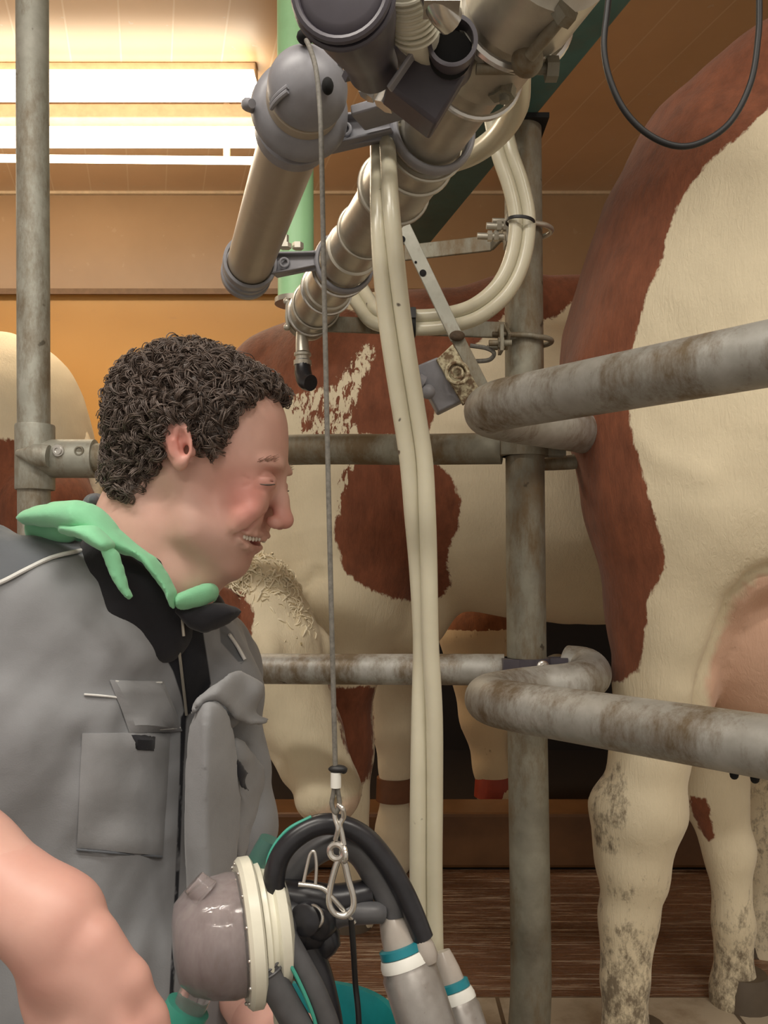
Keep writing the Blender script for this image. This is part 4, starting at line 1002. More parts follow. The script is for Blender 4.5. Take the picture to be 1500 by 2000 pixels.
S.chain([(HL(543, 930, 0), mu(13)), (HL(547, 975, 0), mu(15)), (HL(553, 1012, 0), mu(19))], mu(14))   # nose
E(554, 1016, 0, 19, 19, 16, 8)
for sg in (-1, 1):
    E(536, 1020, 19*sg, 17, 11, 13, 7)
    S.sub_ell(HL(541, 1036, 11*sg), (mu(8), mu(5), mu(7)), mu(4), FR)
    S.sub_ell(HL(540, 938, 56*sg), (mu(24), mu(30), mu(15)), mu(14), FR)      # eye socket
    E(517, 940, 58*sg, 24, 25, 20, 5)                                         # lids over the eye
    S.sub_ell(HL(540, 944, 64*sg), (mu(14), mu(30), mu(1.2)), mu(2), FR)      # lid slit
# neck
S.chain([(HL(312, 940, 0), mu(92)), (HL(285, 1040, 5), mu(98)), (HL(266, 1120, 12), mu(106)), (HL(262, 1160, 12), mu(104))], mu(40))
S.chain([(HL(390, 1050, 0), mu(62)), (HL(350, 1120, 5), mu(72)), (HL(325, 1170, 10), mu(72))], mu(36))

# ears
for sg in (-1, 1):
    ea = math.radians(16); RE = np.array([[math.cos(ea), .25*sg, math.sin(ea)], [-.25*sg, 1, 0], [-math.sin(ea), 0, math.cos(ea)]]); RE /= np.linalg.norm(RE, axis=1)[:, None]; RE = RE@RW
    E(346, 862, 140*sg, 31, 12, 44, 6, RE); E(352, 903, 138*sg, 16, 10, 16, 8, RE)
    S.sub_ell(HL(353, 866, 154*sg), (mu(19), mu(11), mu(29)), mu(5), RE)
    E(330, 862, 146*sg, 6, 6, 30, 5, RE)
    S.chain([(HL(345, 838, 146*sg), mu(5)), (HL(340, 862, 147*sg), mu(5)), (HL(350, 888, 146*sg), mu(5))], mu(5))
    E(374, 882, 138*sg, 8, 9, 11, 5, RE)
    S.sub_ell(HL(360, 878, 146*sg), (mu(8), mu(14), mu(10)), mu(4), RE)
# features drawn on the finished surface: smile, lips, lids, frown lines
SG0 = S.G.copy()
def surf(u, v):
    for l in np.arange(185, 5, -1.0):
        q = HL(u, v, -l); ix = np.round((q-S.lo)/S.h).astype(int)
        if (ix >= 0).all() and (ix < SG0.shape).all() and SG0[tuple(ix)] < 0: return l
    return 20.0
def onface(pts, dl):
    return [(u, v, surf(u, v)+dl, r) for u, v, r in pts]
def groove(pts, dl, k):
    q = onface(pts, dl)
    for sg in (-1, 1):
        for (a, b) in zip(q[:-1], q[1:]): S.cut(S.d_cone(HL(a[0], a[1], a[2]*sg), HL(b[0], b[1], b[2]*sg), mu(a[3]), mu(b[3])), mu(k))
def ridge(pts, dl, k):
    q = onface(pts, dl)
    for sg in (-1, 1):
        S.chain([(HL(a[0], a[1], a[2]*sg), mu(a[3])) for a in q], mu(k))
ridge([(492, 1000, 15), (474, 1014, 15), (462, 1028, 11)], -4, 18)                                # lifted cheek
groove([(530, 1002, 4), (512, 1012, 4.5), (494, 1022, 4.5), (476, 1035, 4), (463, 1046, 3), (459, 1058, 2)], 2, 7)   # smile fold
ridge([(512, 1043, 5), (498, 1043, 5.5), (484, 1041, 4.5), (473, 1038, 3)], 0, 5)                  # upper lip
ridge([(488, 1073, 7), (480, 1066, 6.5), (472, 1056, 4.5), (468, 1047, 3)], -1, 6)                 # lower lip
groove([(506, 1056, 6), (494, 1056, 7.5), (483, 1053, 7), (474, 1048, 5), (468, 1043, 2.5)], 1, 3) # open mouth
S.sub_ell(HL(500, 1058, 0), (mu(18), mu(44), mu(6)), mu(4), FR)
groove([(499, 934, 1.0), (510, 929, 1.6), (524, 927, 1.8), (537, 931, 1.4)], 1, 4)                 # crease of the upper lid
groove([(500, 954, 1.0), (514, 958, 1.5), (530, 956, 1.2)], 1, 5)                                  # below the eye
groove([(492, 940, .8), (482, 934, 1.0), (474, 930, .6)], 1, 4); groove([(490, 946, .8), (480, 948, 1.0), (472, 951, .6)], 1, 4)
HG = S.G.copy()
Vh, Qh = S.mesh(); Vh = vsmooth(Vh, Qh, 2)
lat = (Vh[:, 1]-YM)/sM; Yn_ = YM-np.abs(Vh[:, 1]-YM)
uv = np.stack([750+(Vh[:, 0]-np.maximum(Vh[:, 1]-YM, 0)*.15)/Yn_*F, HZ-(Vh[:, 2]-CH)/Yn_*F], 1)
def gs(u, v, l, r): return np.exp(-(((uv[:, 0]-u)**2+(uv[:, 1]-v)**2+((np.abs(lat)-l)*.8)**2)/(r*r)))
red = np.clip(gs(480, 985, 90, 48)*1.0+gs(553, 1015, 0, 34)*.9+gs(345, 865, 150, 42)*1.0+gs(440, 930, 110, 60)*.45+gs(520, 940, 70, 36)*.4+gs(444, 1100, 0, 40)*.3+gs(540, 850, 40, 50)*.25+gs(300, 1010, 90, 50)*.2, 0, 1)
lip = np.clip(gs(492, 1052, 0, 20)+gs(474, 1072, 8, 18)+gs(484, 1050, 22, 16)*.8+gs(476, 1066, 25, 14)*.8, 0, 1)
stb = np.clip(gs(440, 1080, 30, 48)+gs(400, 1070, 70, 50)+gs(370, 1010, 100, 42)*.8+gs(385, 930, 110, 36)*.5, 0, 1)
# ---------------- rest of the body (torso core, arms, hands)
def W(px, py, Y): return P(px, py, Y)
fD = np.array([.766, -.643, 0]); rD = np.array([-.643, -.766, 0]); RT = np.array([fD, rD, [0, 0, 1.0]])
shN = np.array([-.455, .885, .785]); shF = np.array([-.245, 1.10, .665]); nk = HLo(262, 1130, 10)
elN = np.array([-.475, .705, .640]); wrN = W(105, 1800, .625)
elF = np.array([-.225, 1.06, .405]); wrF = W(540, 2035, .88)
B = SDF((-.66, .46, -.05), (.06, 1.26, .90), .0042)
B.ell((-.32, .975, .60), (.11, .18, .21), .03, RT); B.ell((-.32, .97, .34), (.115, .155, .25), .04, RT); B.ell((-.32, .97, .06), (.11, .15, .12), .04, RT)
B.chain([(shN, .056), (nk-[0.02, 0, .06], .046)], .02); B.chain([(shF, .054), (nk-[0, 0, .08], .046)], .02)
B.chain([(shN, .058), ((shN+elN)/2, .052), (elN, .043)], .02); B.chain([(elN, .045), (elN*.7+wrN*.3, .050), (elN*.35+wrN*.65, .041), (wrN, .033)], .02)
B.chain([(shF, .055), (elF, .042), (elF*.6+wrF*.4, .043), (wrF, .030)], .02)
def hand(S, wr, d, side, back, ln=1.0, curl=.5, thumb=1):
    """wr wrist, d direction of the palm, side = towards the thumb, back = out of the back of the hand"""
    d = d/np.linalg.norm(d); side = side-d*np.dot(side, d); side /= np.linalg.norm(side); back = np.cross(d, side)*(1 if np.dot(np.cross(d, side), back) > 0 else -1)
    R = np.array([d, side, back])
    S.chain([(wr, .030*ln), (wr+d*.03, .029*ln)], .02)
    S.ell(wr+d*.052*ln, (.055*ln, .043*ln, .019*ln), .012, R)
    S.ell(wr+d*.035*ln+side*.022, (.036*ln, .019*ln, .018*ln), .012, R)
    tips = []
    for k, (o, l_) in enumerate(((.031, .072), (.0105, .080), (-.0105, .074), (-.031, .058))):
        p = wr+d*(.094-abs(o-.01)*.18)*ln+side*o*ln; dr = d+side*o*1.6; dr /= np.linalg.norm(dr)
        pts = [(p-dr*.02, .0098), (p, .0105)]; a = curl*.35
        for fr, rr in ((.46, .0093), (.30, .0086), (.24, .0070)):
            dd = dr*math.cos(a)-back*math.sin(a); p = p+dd*l_*fr*ln; pts.append((p, rr)); a += curl*.6
        S.chain(pts, .004); tips.append((p, dd))
    p = wr+d*.022*ln+side*.028*ln; t1 = d*.93+side*(.72 if thumb > 1 else .30)-back*.30; t1 /= np.linalg.norm(t1); t2 = d*.98+side*.05-back*.28; t2 /= np.linalg.norm(t2)
    S.chain([(p, .018), (p+t1*.036*ln, .0135), (p+t1*.036*ln+t2*.032*ln, .0118), (p+t1*.036*ln+t2*.056*ln, .0092)], .008)
    return tips
hdN = SDF(wrN+[-.10, -.10, -.24], wrN+[.13, .10, .05], .0024)
hdN.chain([(elN*.22+wrN*.78, .038), (wrN, .034)], .02)
dN = np.array([.045, -.02, -.13]); hand(hdN, wrN, dN, np.array([1, -.25, .1]), np.array([0.1, -1, .1]), 1.0, .55)
hF = SDF(wrF+[-.06, -.13, -.10], wrF+[.24, .10, .09], .0024)
hF.chain([(elF*.15+wrF*.85, .034), (wrF, .030)], .02)
dF = np.array([.10, -.035, .004]); hand(hF, wrF, dF, np.array([0, -.6, .6]), np.array([.0, .5, .8]), 1.0, .9)
def clip_open(V, Q, m):      # keep quads whose corners satisfy m
    k = m[Q].all(1); Q = Q[k]; used = np.unique(Q); mp_ = -np.ones(len(V), int); mp_[used] = np.arange(len(used)); return V[used], mp_[Q], used
parts = []
parts.append((Vh, Qh, red, lip, stb))
# torso + arms; the wrist ends run inside the hand meshes
for S_ in (B, hdN, hF):
    V, Q = S_.mesh(); V = vsmooth(V, Q, 2); z = np.zeros(len(V)); n_ = (vnoise(V, 25, 9)*.5+.5)
    kn = np.zeros(len(V))
    if S_ is not B: kn = np.clip(.25+n_*.35, 0, 1)
    parts.append((V, Q, n_*.3+kn*.4, z, z))
off = 0; VV = []; QQ = []; AA = [[], [], []]
for (V, Q, a, b, c_) in parts:
    VV.append(V); QQ.append(Q+off); off += len(V)
    for A_, q_ in zip(AA, (a, b, c_)): A_.append(q_)
body = link_mesh('body', np.concatenate(VV), np.concatenate(QQ), M['skin'], man, attrs=dict(red=np.concatenate(AA[0]), lip=np.concatenate(AA[1]), stubble=np.concatenate(AA[2])), fixn=False)
# eyes, teeth, lashes, brows
for sg in (-1, 1):
    MB().ball(HL(517, 941, 58*sg), mu(18), 24, 16).build('eye', simple('eye_white' if sg < 0 else 'eye_white_far', (.55, .50, .46), .15), man)
    MB().tube([HL(501, 944, (surf(501, 944)+.5)*sg), HL(512, 946, (surf(512, 946)+.8)*sg), HL(525, 947, (surf(525, 947)+.8)*sg), HL(537, 946, (surf(537, 946)+.6)*sg)], [mu(.9), mu(1.7), mu(1.9), mu(1.2)], 8, 4).build('eyelash', M['hair'], man)
    m = MB(); rng = np.random.default_rng(3)
    for k in range(46):
        q = k/69; u = 503+52*q+rng.normal()*1.0; v = 903-7*math.sin(q*2.6)+rng.normal()*2.2+3*q; l = (surf(u, v)+.4)*sg
        p0 = HL(u, v, l); m.tube([p0, p0+(HL(10, -5, 0)-HL(0, 0, 0))*rng.uniform(.6, 1.1)], [mu(.55), mu(.25)], 4, 1)
    m.build('eyebrow', M['brow'], man, fixn=False)
for sg in (-1, 1):
    for (u, v) in ((506, 1052), (500, 1052.5), (494, 1052.5), (488, 1051.5), (482, 1050), (477, 1048)):
        MB().ball(HL(u, v, (surf(u, v)-6.5)*sg), mu(4.6), 10, 8, (.75, .9, 1.15)).build('tooth', M['tooth'], man)
# ---------------- hair
HP = [(200, 835), (197, 880), (205, 925), (216, 955), (240, 968), (262, 955), (284, 930), (300, 905), (312, 880), (316, 845), (335, 822), (362, 822), (378, 842), (388, 862), (402, 882), (418, 886), (428, 868), (436, 838), (448, 810), (462, 790), (484, 772), (520, 762), (545, 768), (560, 790), (572, 800), (574, 770), (556, 728), (530, 695), (480, 670), (430, 655), (345, 650), (280, 675), (230, 725), (203, 790)]
S2 = SDF((lo[0], lo[1], lo[2]), (hi[0], hi[1], hi[2]), .0018); S2.G = HG-mu(10)
uu = np.arange(100, 700, 2.0); vv = np.arange(560, 1400, 2.0)
qq = np.stack(np.meshgrid(uu, vv, indexing='ij'), -1).reshape(-1, 2)
f2 = (-polysd(qq, HP)+vnoise(np.concatenate([qq, qq[:, :1]*0], 1), .07, 4)*5).reshape(len(uu), len(vv))*sM
Yn_ = YM-np.abs(S2.Y-YM); un = 750+(S2.X-np.maximum(S2.Y-YM, 0)*.15)/Yn_*F+S2.Z*0; vn = HZ-(S2.Z-CH)/Yn_*F+S2.X*0
iu = np.clip(((un-100)/2).astype(int), 0, len(uu)-1); iv = np.clip(((vn-560)/2).astype(int), 0, len(vv)-1)
S2.G = np.maximum(S2.G, f2[iu, iv].astype(np.float32))
# keep the cap clear of the ears
for sg in (-1, 1): S2.cut(S2.d_ell(HL(346, 868, 150*sg), (mu(36), mu(34), mu(50)), FR), mu(4))
Vc, Qc = S2.mesh(); Vc = vsmooth(Vc, Qc, 2)
Nc = vnormals(Vc, Qc); Vc = Vc+Nc*(vnoise(Vc, 150, 3)*mu(3)+vnoise(Vc, 50, 8)*mu(6))[:, None]
# outer points only
tree = BVHTree.FromPolygons(Vh.tolist(), Qh.tolist())
rng = np.random.default_rng(11); idx = rng.permutation(len(Vc)); cs = []; ns = []; grid = {}
for i in idx:
    p = Vc[i]; loc, nor, _, dist = tree.find_nearest(Vector(p))
    if dist is None or np.dot(p-np.array(loc), np.array(nor)) < mu(3): continue
    key = tuple((p/.0058).astype(int))
    if key in grid: continue
    grid[key] = 1; cs.append(p+Nc[i]*mu(1.5)); ns.append(Nc[i])
    if len(cs) > 3000: break
mbh = MB()
for p, n_ in zip(cs, ns):
    # a lock: several strands curling together
    sd = int(rng.integers(1 << 30)); r2 = mu(rng.uniform(9, 17))
    for k in range(5):
        rk = np.random.default_rng(sd); o_ = rng.normal(size=3)*mu(2.2)
        curls(mbh, [p+o_+n_*mu(2)], [n_], rk, (r2, r2*1.02), mu(1.15), (.7, .95), 4, 9, .3)
n0 = len(mbh.v); mbh.v.extend([tuple(q) for q in Vc]); mbh.f.extend([tuple(int(i)+n0 for i in q) for q in Qc])
mbh.build('hair', M['hair'], man, fixn=False)
# ---------------- vest
Sv = SDF((-.68, .60, -.12), (.0, 1.30, .92), .0055)
Sv.ell((-.335, .965, .60), (.134, .195, .225), .03, RT); Sv.ell((-.315, .965, .34), (.145, .178, .27), .05, RT); Sv.ell((-.32, .97, .05), (.14, .18, .13), .05, RT)
Sv.chain([(shN, .076), (nk+[-.03, -.02, -.045], .068)], .04); Sv.chain([(shF, .072), (nk+[.02, .04, -.065], .068)], .04)
Sv.chain([(shN, .074), (shN*.45+elN*.55, .066)], .03); Sv.chain([(shF, .07), (shF*.4+elF*.6, .058)], .03)
# loose front: open flap that stands off the far side of the chest
Sv.chain([(W(425, 1285, 1.0), .030), (W(440, 1350, .98), .030), (W(440, 1480, .98), .033), (W(450, 1620, .98), .038), (W(415, 1800, .97), .05)], .03)
Sv.chain([(W(400, 1400, .885), .018), (W(425, 1380, .91), .018), (W(460, 1370, .94), .014)], .012)
Sv.sub_ell(W(366, 1400, .84), (.010, .05, .10), .014); Sv.sub_ell(W(372, 1600, .83), (.008, .045, .12), .012); Sv.sub_ell(W(362, 1850, .83), (.008, .05, .10), .012)
Sv.cut(Sv.d_cone(HLo(300, 1010, 5), HLo(276, 1095, 12), mu(106), mu(98)), .01)
Vv, Qv = Sv.mesh(); Vv = vsmooth(Vv, Qv, 1); Nv = vnormals(Vv, Qv)
fold = vnoise(Vv+vnoise(Vv, 5, 2)[:, None]*.03, (7, 7, 3.2), 21)*.017+vnoise(Vv, (18, 18, 8), 22)*.012+vnoise(Vv@np.array([[1, 0, .5], [0, 1, 0], [-.5, 0, 1]]), (40, 40, 14), 23)*.005
pq = topx(Vv); fold = fold+np.exp(-((pq[:, 0]-230)/110)**2-((pq[:, 1]-1470)/190)**2)*vnoise(Vv, (45, 45, 38), 31)*.006
Vv = Vv+Nv*fold[:, None]; pv = topx(Vv)
yoke = polysd(pv, [(-600, 900), (150, 960), (196, 1060), (186, 1078), (100, 1095), (0, 1138), (-600, 1300)])/20
yoke = np.maximum(yoke, polysd(pv, [(425, 1205), (455, 1235), (480, 1290), (470, 1300), (430, 1255)])/20)
front = (Vv-np.array([-.32, .97, 0]))@fD > -.02
inner = np.where(front, polysd(pv, [(232, 1060), (285, 1070), (345, 1140), (430, 1160), (475, 1190), (450, 1218), (398, 1236), (406, 1285), (414, 1340), (378, 1392), (361, 1400), (352, 1358), (337, 1312), (303, 1251), (262, 1183)])/20, -1)
line = polysd(pv, [(352, 1395), (366, 1395), (360, 1500), (352, 1700), (338, 2010), (326, 2010), (342, 1700), (350, 1500)])/20
inner = np.maximum(inner, np.where(front, line, -1))
vest = link_mesh('vest', Vv, Qv, M['vest'], man, attrs=dict(yoke=np.clip(yoke, -1, 1), inner=np.clip(inner, -1, 1)), fixn=False)
vt = BVHTree.FromPolygons(Vv.tolist(), Qv.tolist())
def hit(px, py, lift=.002):
    d_ = Vector(((px-750)/F, 1.0, -(py-HZ)/F)).normalized(); loc, nor, _, _ = vt.ray_cast(Vector((0, 0, CH)), d_)
    if loc is None: return P(px, py, .9)
    nor = np.array(nor); nor = nor if np.dot(nor, np.array(d_)) < 0 else -nor
    return np.array(loc)+nor*lift
def patchmesh(poly_px, name, mat, nu=10, nv=10, thick=.003, parent=None):
    # a cloth panel stitched on the vest: bilinear patch laid on the surface
    a, b, c_, d_ = [np.array(q, float) for q in poly_px]; top = []
    for j in range(nv+1):
        for i in range(nu+1):
            s_, t_ = i/nu, j/nv; q = (a*(1-s_)+b*s_)*(1-t_)+(d_*(1-s_)+c_*s_)*t_
            e_ = min(i, nu-i, j, nv-j); top.append(hit(q[0], q[1], .0015 if e_ == 0 else thick))
    bot = [q+np.array([0, .004, 0]) for q in top]; n_ = len(top); fs = []
    ix = lambda i, j: j*(nu+1)+i
    for j in range(nv):
        for i in range(nu): fs.append((ix(i, j), ix(i+1, j), ix(i+1, j+1), ix(i, j+1))); fs.append((n_+ix(i, j+1), n_+ix(i+1, j+1), n_+ix(i+1, j), n_+ix(i, j)))
    rim = [ix(i, 0) for i in range(nu)]+[ix(nu, j) for j in range(nv)]+[ix(i, nv) for i in range(nu, 0, -1)]+[ix(0, j) for j in range(nv, 0, -1)]
    for k in range(len(rim)): a1, b1 = rim[k], rim[(k+1) % len(rim)]; fs.append((a1, a1+n_, b1+n_, b1))
    return MB().add(top+bot, fs).build(name, mat, parent or vest)
patchmesh([(214, 1328), (318, 1330), (354, 1428), (252, 1432)], 'pocket_flap', M['vest_plain'], 10, 8, .007)
patchmesh([(160, 1432), (330, 1432), (316, 1672), (150, 1655)], 'chest_pocket', M['vest_plain'], 12, 14, .0045)
patchmesh([(254, 1434), (300, 1436), (300, 1471), (256, 1466)], 'pocket_tab', M['fleece'], 5, 4, .006)
def strip(pts, r, name, mat, parent=None, lift=.002): return MB().tube([hit(x_, y_, lift) for x_, y_ in pts], r, 8, 4).build(name, mat, parent or vest)
strip([(-60, 1160), (0, 1139), (50, 1115), (100, 1092), (150, 1080), (190, 1073)], .0022, 'piping', M['piping'])
strip([(445, 1240), (460, 1262), (476, 1290)], .0020, 'piping', M['piping'])
strip([(225, 1330), (270, 1333), (314, 1332)], .0010, 'stitching', M['piping']); strip([(262, 1426), (305, 1424), (350, 1421)], .0010, 'stitching', M['piping'])
strip([(164, 1357), (200, 1360), (240, 1364)], .0011, 'stitching', M['piping']); strip([(150, 1658), (220, 1665), (314, 1673)], .0013, 'pocket_seam', M['yoke'])
strip([(338, 1196), (345, 1250), (352, 1300), (358, 1360), (362, 1396)], .0016, 'zip', M['steel'])
# cloth pieces: outline in the photo, own depth, real thickness
def puff(name, mat, poly, ctrl, thick, rw, parent=None, h=.0026, amp=.002, nz=(30, 30, 45), tilt=0.0, wave=0.0):
    poly = np.array(poly, float); cx_ = [c[0] for c in ctrl]; cy_ = [c[1] for c in ctrl]
    Ym = float(np.mean(cy_)); y0, y1 = min(cy_)-thick-.02-abs(tilt), max(cy_)+thick+.02+abs(tilt)
    a = [P(x_, y_, y_d) for x_, y_ in poly for y_d in (min(cy_), max(cy_))]; a = np.array(a)
    lo_, hi_ = a.min(0)-.012, a.max(0)+.012; lo_[1], hi_[1] = y0, y1
    S_ = SDF(lo_, hi_, h); X_, Z_ = np.meshgrid(S_.X.ravel(), S_.Z.ravel(), indexing='ij')
    yy = np.full(X_.shape, Ym)
    for _ in range(4): pxx = 750+X_/yy*F; yy = np.interp(pxx, cx_, cy_)
    pyy = HZ-(Z_-CH)/yy*F; yy = yy+tilt*(pyy-poly[:, 1].mean())/200
    if wave: yy = yy+wave*vnoise(np.stack([X_.ravel(), X_.ravel()*0, Z_.ravel()], 1), (22, 22, 14), 3).reshape(X_.shape)
    sd = polysd(np.stack([pxx.ravel(), pyy.ravel()], 1), poly).reshape(X_.shape)
    q = np.clip(sd/rw, 0, 1); t_ = thick*np.sqrt(1-(1-q)**2)
    G = np.where(sd[:, None, :] > 0, np.abs(S_.Y-yy[:, None, :])-t_[:, None, :], np.maximum(-sd[:, None, :]*yy[:, None, :]/F, np.abs(S_.Y-yy[:, None, :])*.5)+1e-4)
    S_.G = G.astype(np.float32); V, Q = S_.mesh(); V = vsmooth(V, Q, 2); N = vnormals(V, Q); V = V+N*(vnoise(V, nz, 7)*amp)[:, None]
    return link_mesh(name, V, Q, mat, parent or man, fixn=False)
puff('folded_lapel', M['vest_plain'], [(374, 1396), (384, 1368), (405, 1348), (432, 1330), (452, 1312), (470, 1310), (492, 1322), (514, 1334), (517, 1352), (508, 1372), (502, 1392), (526, 1402), (524, 1414), (486, 1416), (462, 1404), (446, 1382), (425, 1366), (400, 1370), (386, 1386)], [(370, .845), (430, .86), (480, .90), (530, .93)], .013, 22, vest, amp=.003)
puff('vest_panel', M['vest_plain'], [(386, 1388), (405, 1374), (428, 1372), (448, 1388), (462, 1440), (470, 1560), (462, 1660), (450, 1760), (430, 1900), (372, 1900), (362, 1700), (360, 1500), (368, 1420)], [(360, .855), (410, .85), (470, .90)], .014, 40, vest, amp=.004, nz=(18, 18, 9), wave=.012)
puff('side_pocket', M['vest_plain'], [(455, 1440), (478, 1448), (502, 1470), (518, 1500), (519, 1540), (505, 1575), (488, 1640), (466, 1690), (452, 1640)], [(450, .905), (520, .955)], .012, 25, vest, amp=.004, wave=.01)
puff('pocket_edge', M['fleece'], [(460, 1478), (474, 1496), (486, 1510), (480, 1526), (486, 1545), (470, 1540), (461, 1515)], [(450, .885), (490, .905)], .006, 10, vest)
# ---------------- collars and hood
def ringsdf(name, mat, pts, k=.012, h=.003, amp=.004, nz=(30, 30, 30), cuts=(), parent=None):
    A = np.array([p for p, r in pts]); m_ = max(r for p, r in pts)+.012
    R_ = SDF(A.min(0)-m_, A.max(0)+m_, h); R_.chain(pts, k)
    for (a, b, ra, rb) in cuts: R_.cut(R_.d_cone(a, b, ra, rb), .006)
    V, Q = R_.mesh(); N = vnormals(V, Q); V = V+N*(vnoise(V, nz, 7)*amp+vnoise(V, tuple(2.4*q for q in nz), 8)*amp*.4)[:, None]
    return link_mesh(name, V, Q, mat, parent or man, fixn=False)
NC = [(HLo(300, 1000, 5), HLo(262, 1130, 12), mu(100), mu(112)), (HLo(350, 1090, 5), HLo(330, 1160, 8), mu(70), mu(76))]
# black fleece under the vest
ft = ringsdf('fleece_top', M['fleece'], [(HLo(270, 1098, 12), mu(117)), (HLo(266, 1150, 12), mu(114)), (HLo(262, 1190, 12), mu(112)), (HLo(288, 1190, -15), mu(90)), (HLo(326, 1236, -28), mu(54))], .02, .004, .002)
ringsdf('fleece_collar', M['fleece'], [(HLo(352, 1195, -30), mu(44)), (HLo(318, 1150, -66), mu(40)), (HLo(285, 1112, -92), mu(32))], .02, .003, .002)
puff('fleece_collar', M['fleece'], [(342, 1190), (380, 1188), (425, 1176), (455, 1182), (474, 1192), (462, 1206), (440, 1220), (400, 1236), (370, 1226)], [(340, .87), (475, .90)], .014, 18)
ringsdf('outer_collar', M['yoke'], [(HLo(196, 978, -25), mu(11)), (HLo(180, 985, 10), mu(18)), (HLo(190, 1000, 60), mu(26)), (HLo(230, 1030, 100), mu(24))], .01, .003, .002)
ringsdf('hood', M['hood'], [(HLo(150, 1030, -50), mu(32)), (HLo(95, 1034, -10), mu(30)), (HLo(95, 1036, 20), mu(34)), (HLo(130, 1035, 80), mu(40)), (HLo(200, 1060, 120), mu(34)), (HLo(280, 1110, 120), mu(24)), (HLo(360, 1150, 80), mu(18)), (HLo(400, 1163, 25), mu(18))], .02, .0026, .002, (26, 26, 40), NC)
puff('hood', M['hood'], [(32, 1014), (66, 995), (104, 984), (146, 980), (180, 986), (206, 1002), (232, 1032), (266, 1062), (304, 1092), (330, 1128), (346, 1156), (344, 1192), (334, 1186), (324, 1156), (300, 1122), (282, 1098), (262, 1086), (236, 1080), (205, 1074), (186, 1052), (150, 1038), (100, 1026), (60, 1024)], [(30, .90), (90, .85), (150, .825), (230, .835), (300, .845), (350, .855)], .022, 26, amp=.0022, nz=(20, 20, 45), tilt=-.006)
puff('hood', M['hood'], [(120, 1022), (190, 1030), (222, 1062), (216, 1082), (196, 1074), (160, 1052), (118, 1040)], [(110, .845), (160, .815), (230, .81)], .018, 16, amp=.0015)
puff('hood_edge', M['hood'], [(342, 1164), (362, 1156), (400, 1142), (416, 1142), (426, 1154), (424, 1172), (400, 1182), (372, 1186), (350, 1190), (342, 1182)], [(340, .852), (430, .90)], .016, 14, amp=.002)
puff('hood_drape', M['hood'], [(192, 1052), (232, 1078), (243, 1110), (250, 1145), (262, 1168), (250, 1172), (236, 1156), (216, 1126), (204, 1100)], [(190, .805), (265, .82)], .008, 12, amp=.001)
strip([(344, 1190), (345, 1215), (346, 1240)], .0016, 'zip', M['steel'], man, .012)
# trousers and boots stand in the pit
T_ = SDF((-.62, .62, -.98), (-.02, 1.32, .06), .008)
for sg in (-1, 1):
    h0 = np.array([-.32, .97, -.02])+rD*.085*sg; T_.chain([(h0, .105), (h0+[.01, 0, -.42], .075), (h0+[0, 0, -.84], .06)], .02)
T_.ell((-.32, .97, .0), (.13, .17, .11), .03, RT)
V, Q = T_.mesh(); N = vnormals(V, Q); V = V+N*(vnoise(V, (12, 12, 6), 4)*.008)[:, None]; link_mesh('trousers', V, Q, M['trouser'], man, fixn=False)
for sg in (-1, 1):
    h0 = np.array([-.32, .97, -.95])+rD*.085*sg; m = MB(); T_ = SDF(h0-[.2, .25, .0]+[0, 0, -.01], h0+[.25, .2, .2], .008); T_.chain([(h0+[0, 0, .16], .055), (h0+[0, 0, .05], .05), (h0+fD*.14+[0, 0, .04], .042)], .02); T_.G = np.maximum(T_.G, (.002+h0[2]-T_.Z)); V, Q = T_.mesh(); link_mesh('boot', V, Q, M['black_rubber'], man, fixn=False)
# ================================================================ the milking cluster
YK = .72
ck = thing('milking_cluster', P(600, 1900, YK), 'milking cluster with clear bowl, cream rings and looped black hoses hanging from the carabiner', 'milking cluster')
ax = np.array([-.93, -.28, -.06]); ax /= np.linalg.norm(ax)          # from the cover towards the bowl
rc0 = P(492, 1818, YK); RB = .0505
def rg(a): return rc0+ax*a
m = MB(); m.lathe(rg(.006), ax, [(0, RB-.007), (.001, RB-.002), (.012, RB-.001), (.03, RB-.004), (.045, RB-.010), (.055, RB-.020), (.058, RB-.035), (.058, 0)], 48)
m.build('bowl', M['clear'], ck)
m = MB(); m.lathe(rg(.010), ax, [(0, RB-.010), (.001, RB-.006), (.02, RB-.005), (.034, RB-.012), (.046, RB-.026), (.047, 0)], 48); m.build('milk_film', M['film'], ck)
m = MB(); m.lathe(rg(0), ax, [(-.004, .03), (-.004, RB+.006), (-.002, RB+.009), (.006, RB+.009), (.009, RB+.006), (.009, .03)], 56); m.build('clamping_ring', M['cream_plastic'], ck)
m = MB(); m.lathe(rg(-.005), -ax, [(0, RB+.002), (.004, RB+.003), (.006, RB-.002), (.010, RB-.003), (.012, RB+.001), (.020, RB-.002), (.024, RB-.010), (.026, RB-.024), (.030, RB-.026), (.032, 0)], 56); m.build('cover', M['cream_plastic'], ck)
for k in range(14):
    q = 2*math.pi*k/14; u_ = np.cross(ax, [0, 0, 1.0]); u_ /= np.linalg.norm(u_); v_ = np.cross(ax, u_); MB().ball(rg(.0095)+(u_*math.cos(q)+v_*math.sin(q))*(RB+.004), .0016, 8, 6).build('ring_stud', M['steel_bright'], ck)
MB().cyl(P(402, 1745, YK-.02), P(378, 1722, YK-.02), .012, .010).build('bowl_foot', M['clear'], ck)
m = MB(); m.tube([P(398, 1905, YK-.01), P(380, 1945, YK-.012), P(362, 1985, YK-.014)], [.0125, .0135, .0135], 24, 5); m.build('outlet', M['clear'], ck)
m = MB(); m.tube([P(368, 1966, YK-.014), P(345, 2010, YK-.016), P(320, 2080, YK-.02), P(300, 2300, YK-.02)], [.0185, .0185, .018, .018], 26, 5); m.build('outlet_hose', M['green_hose'], ck)
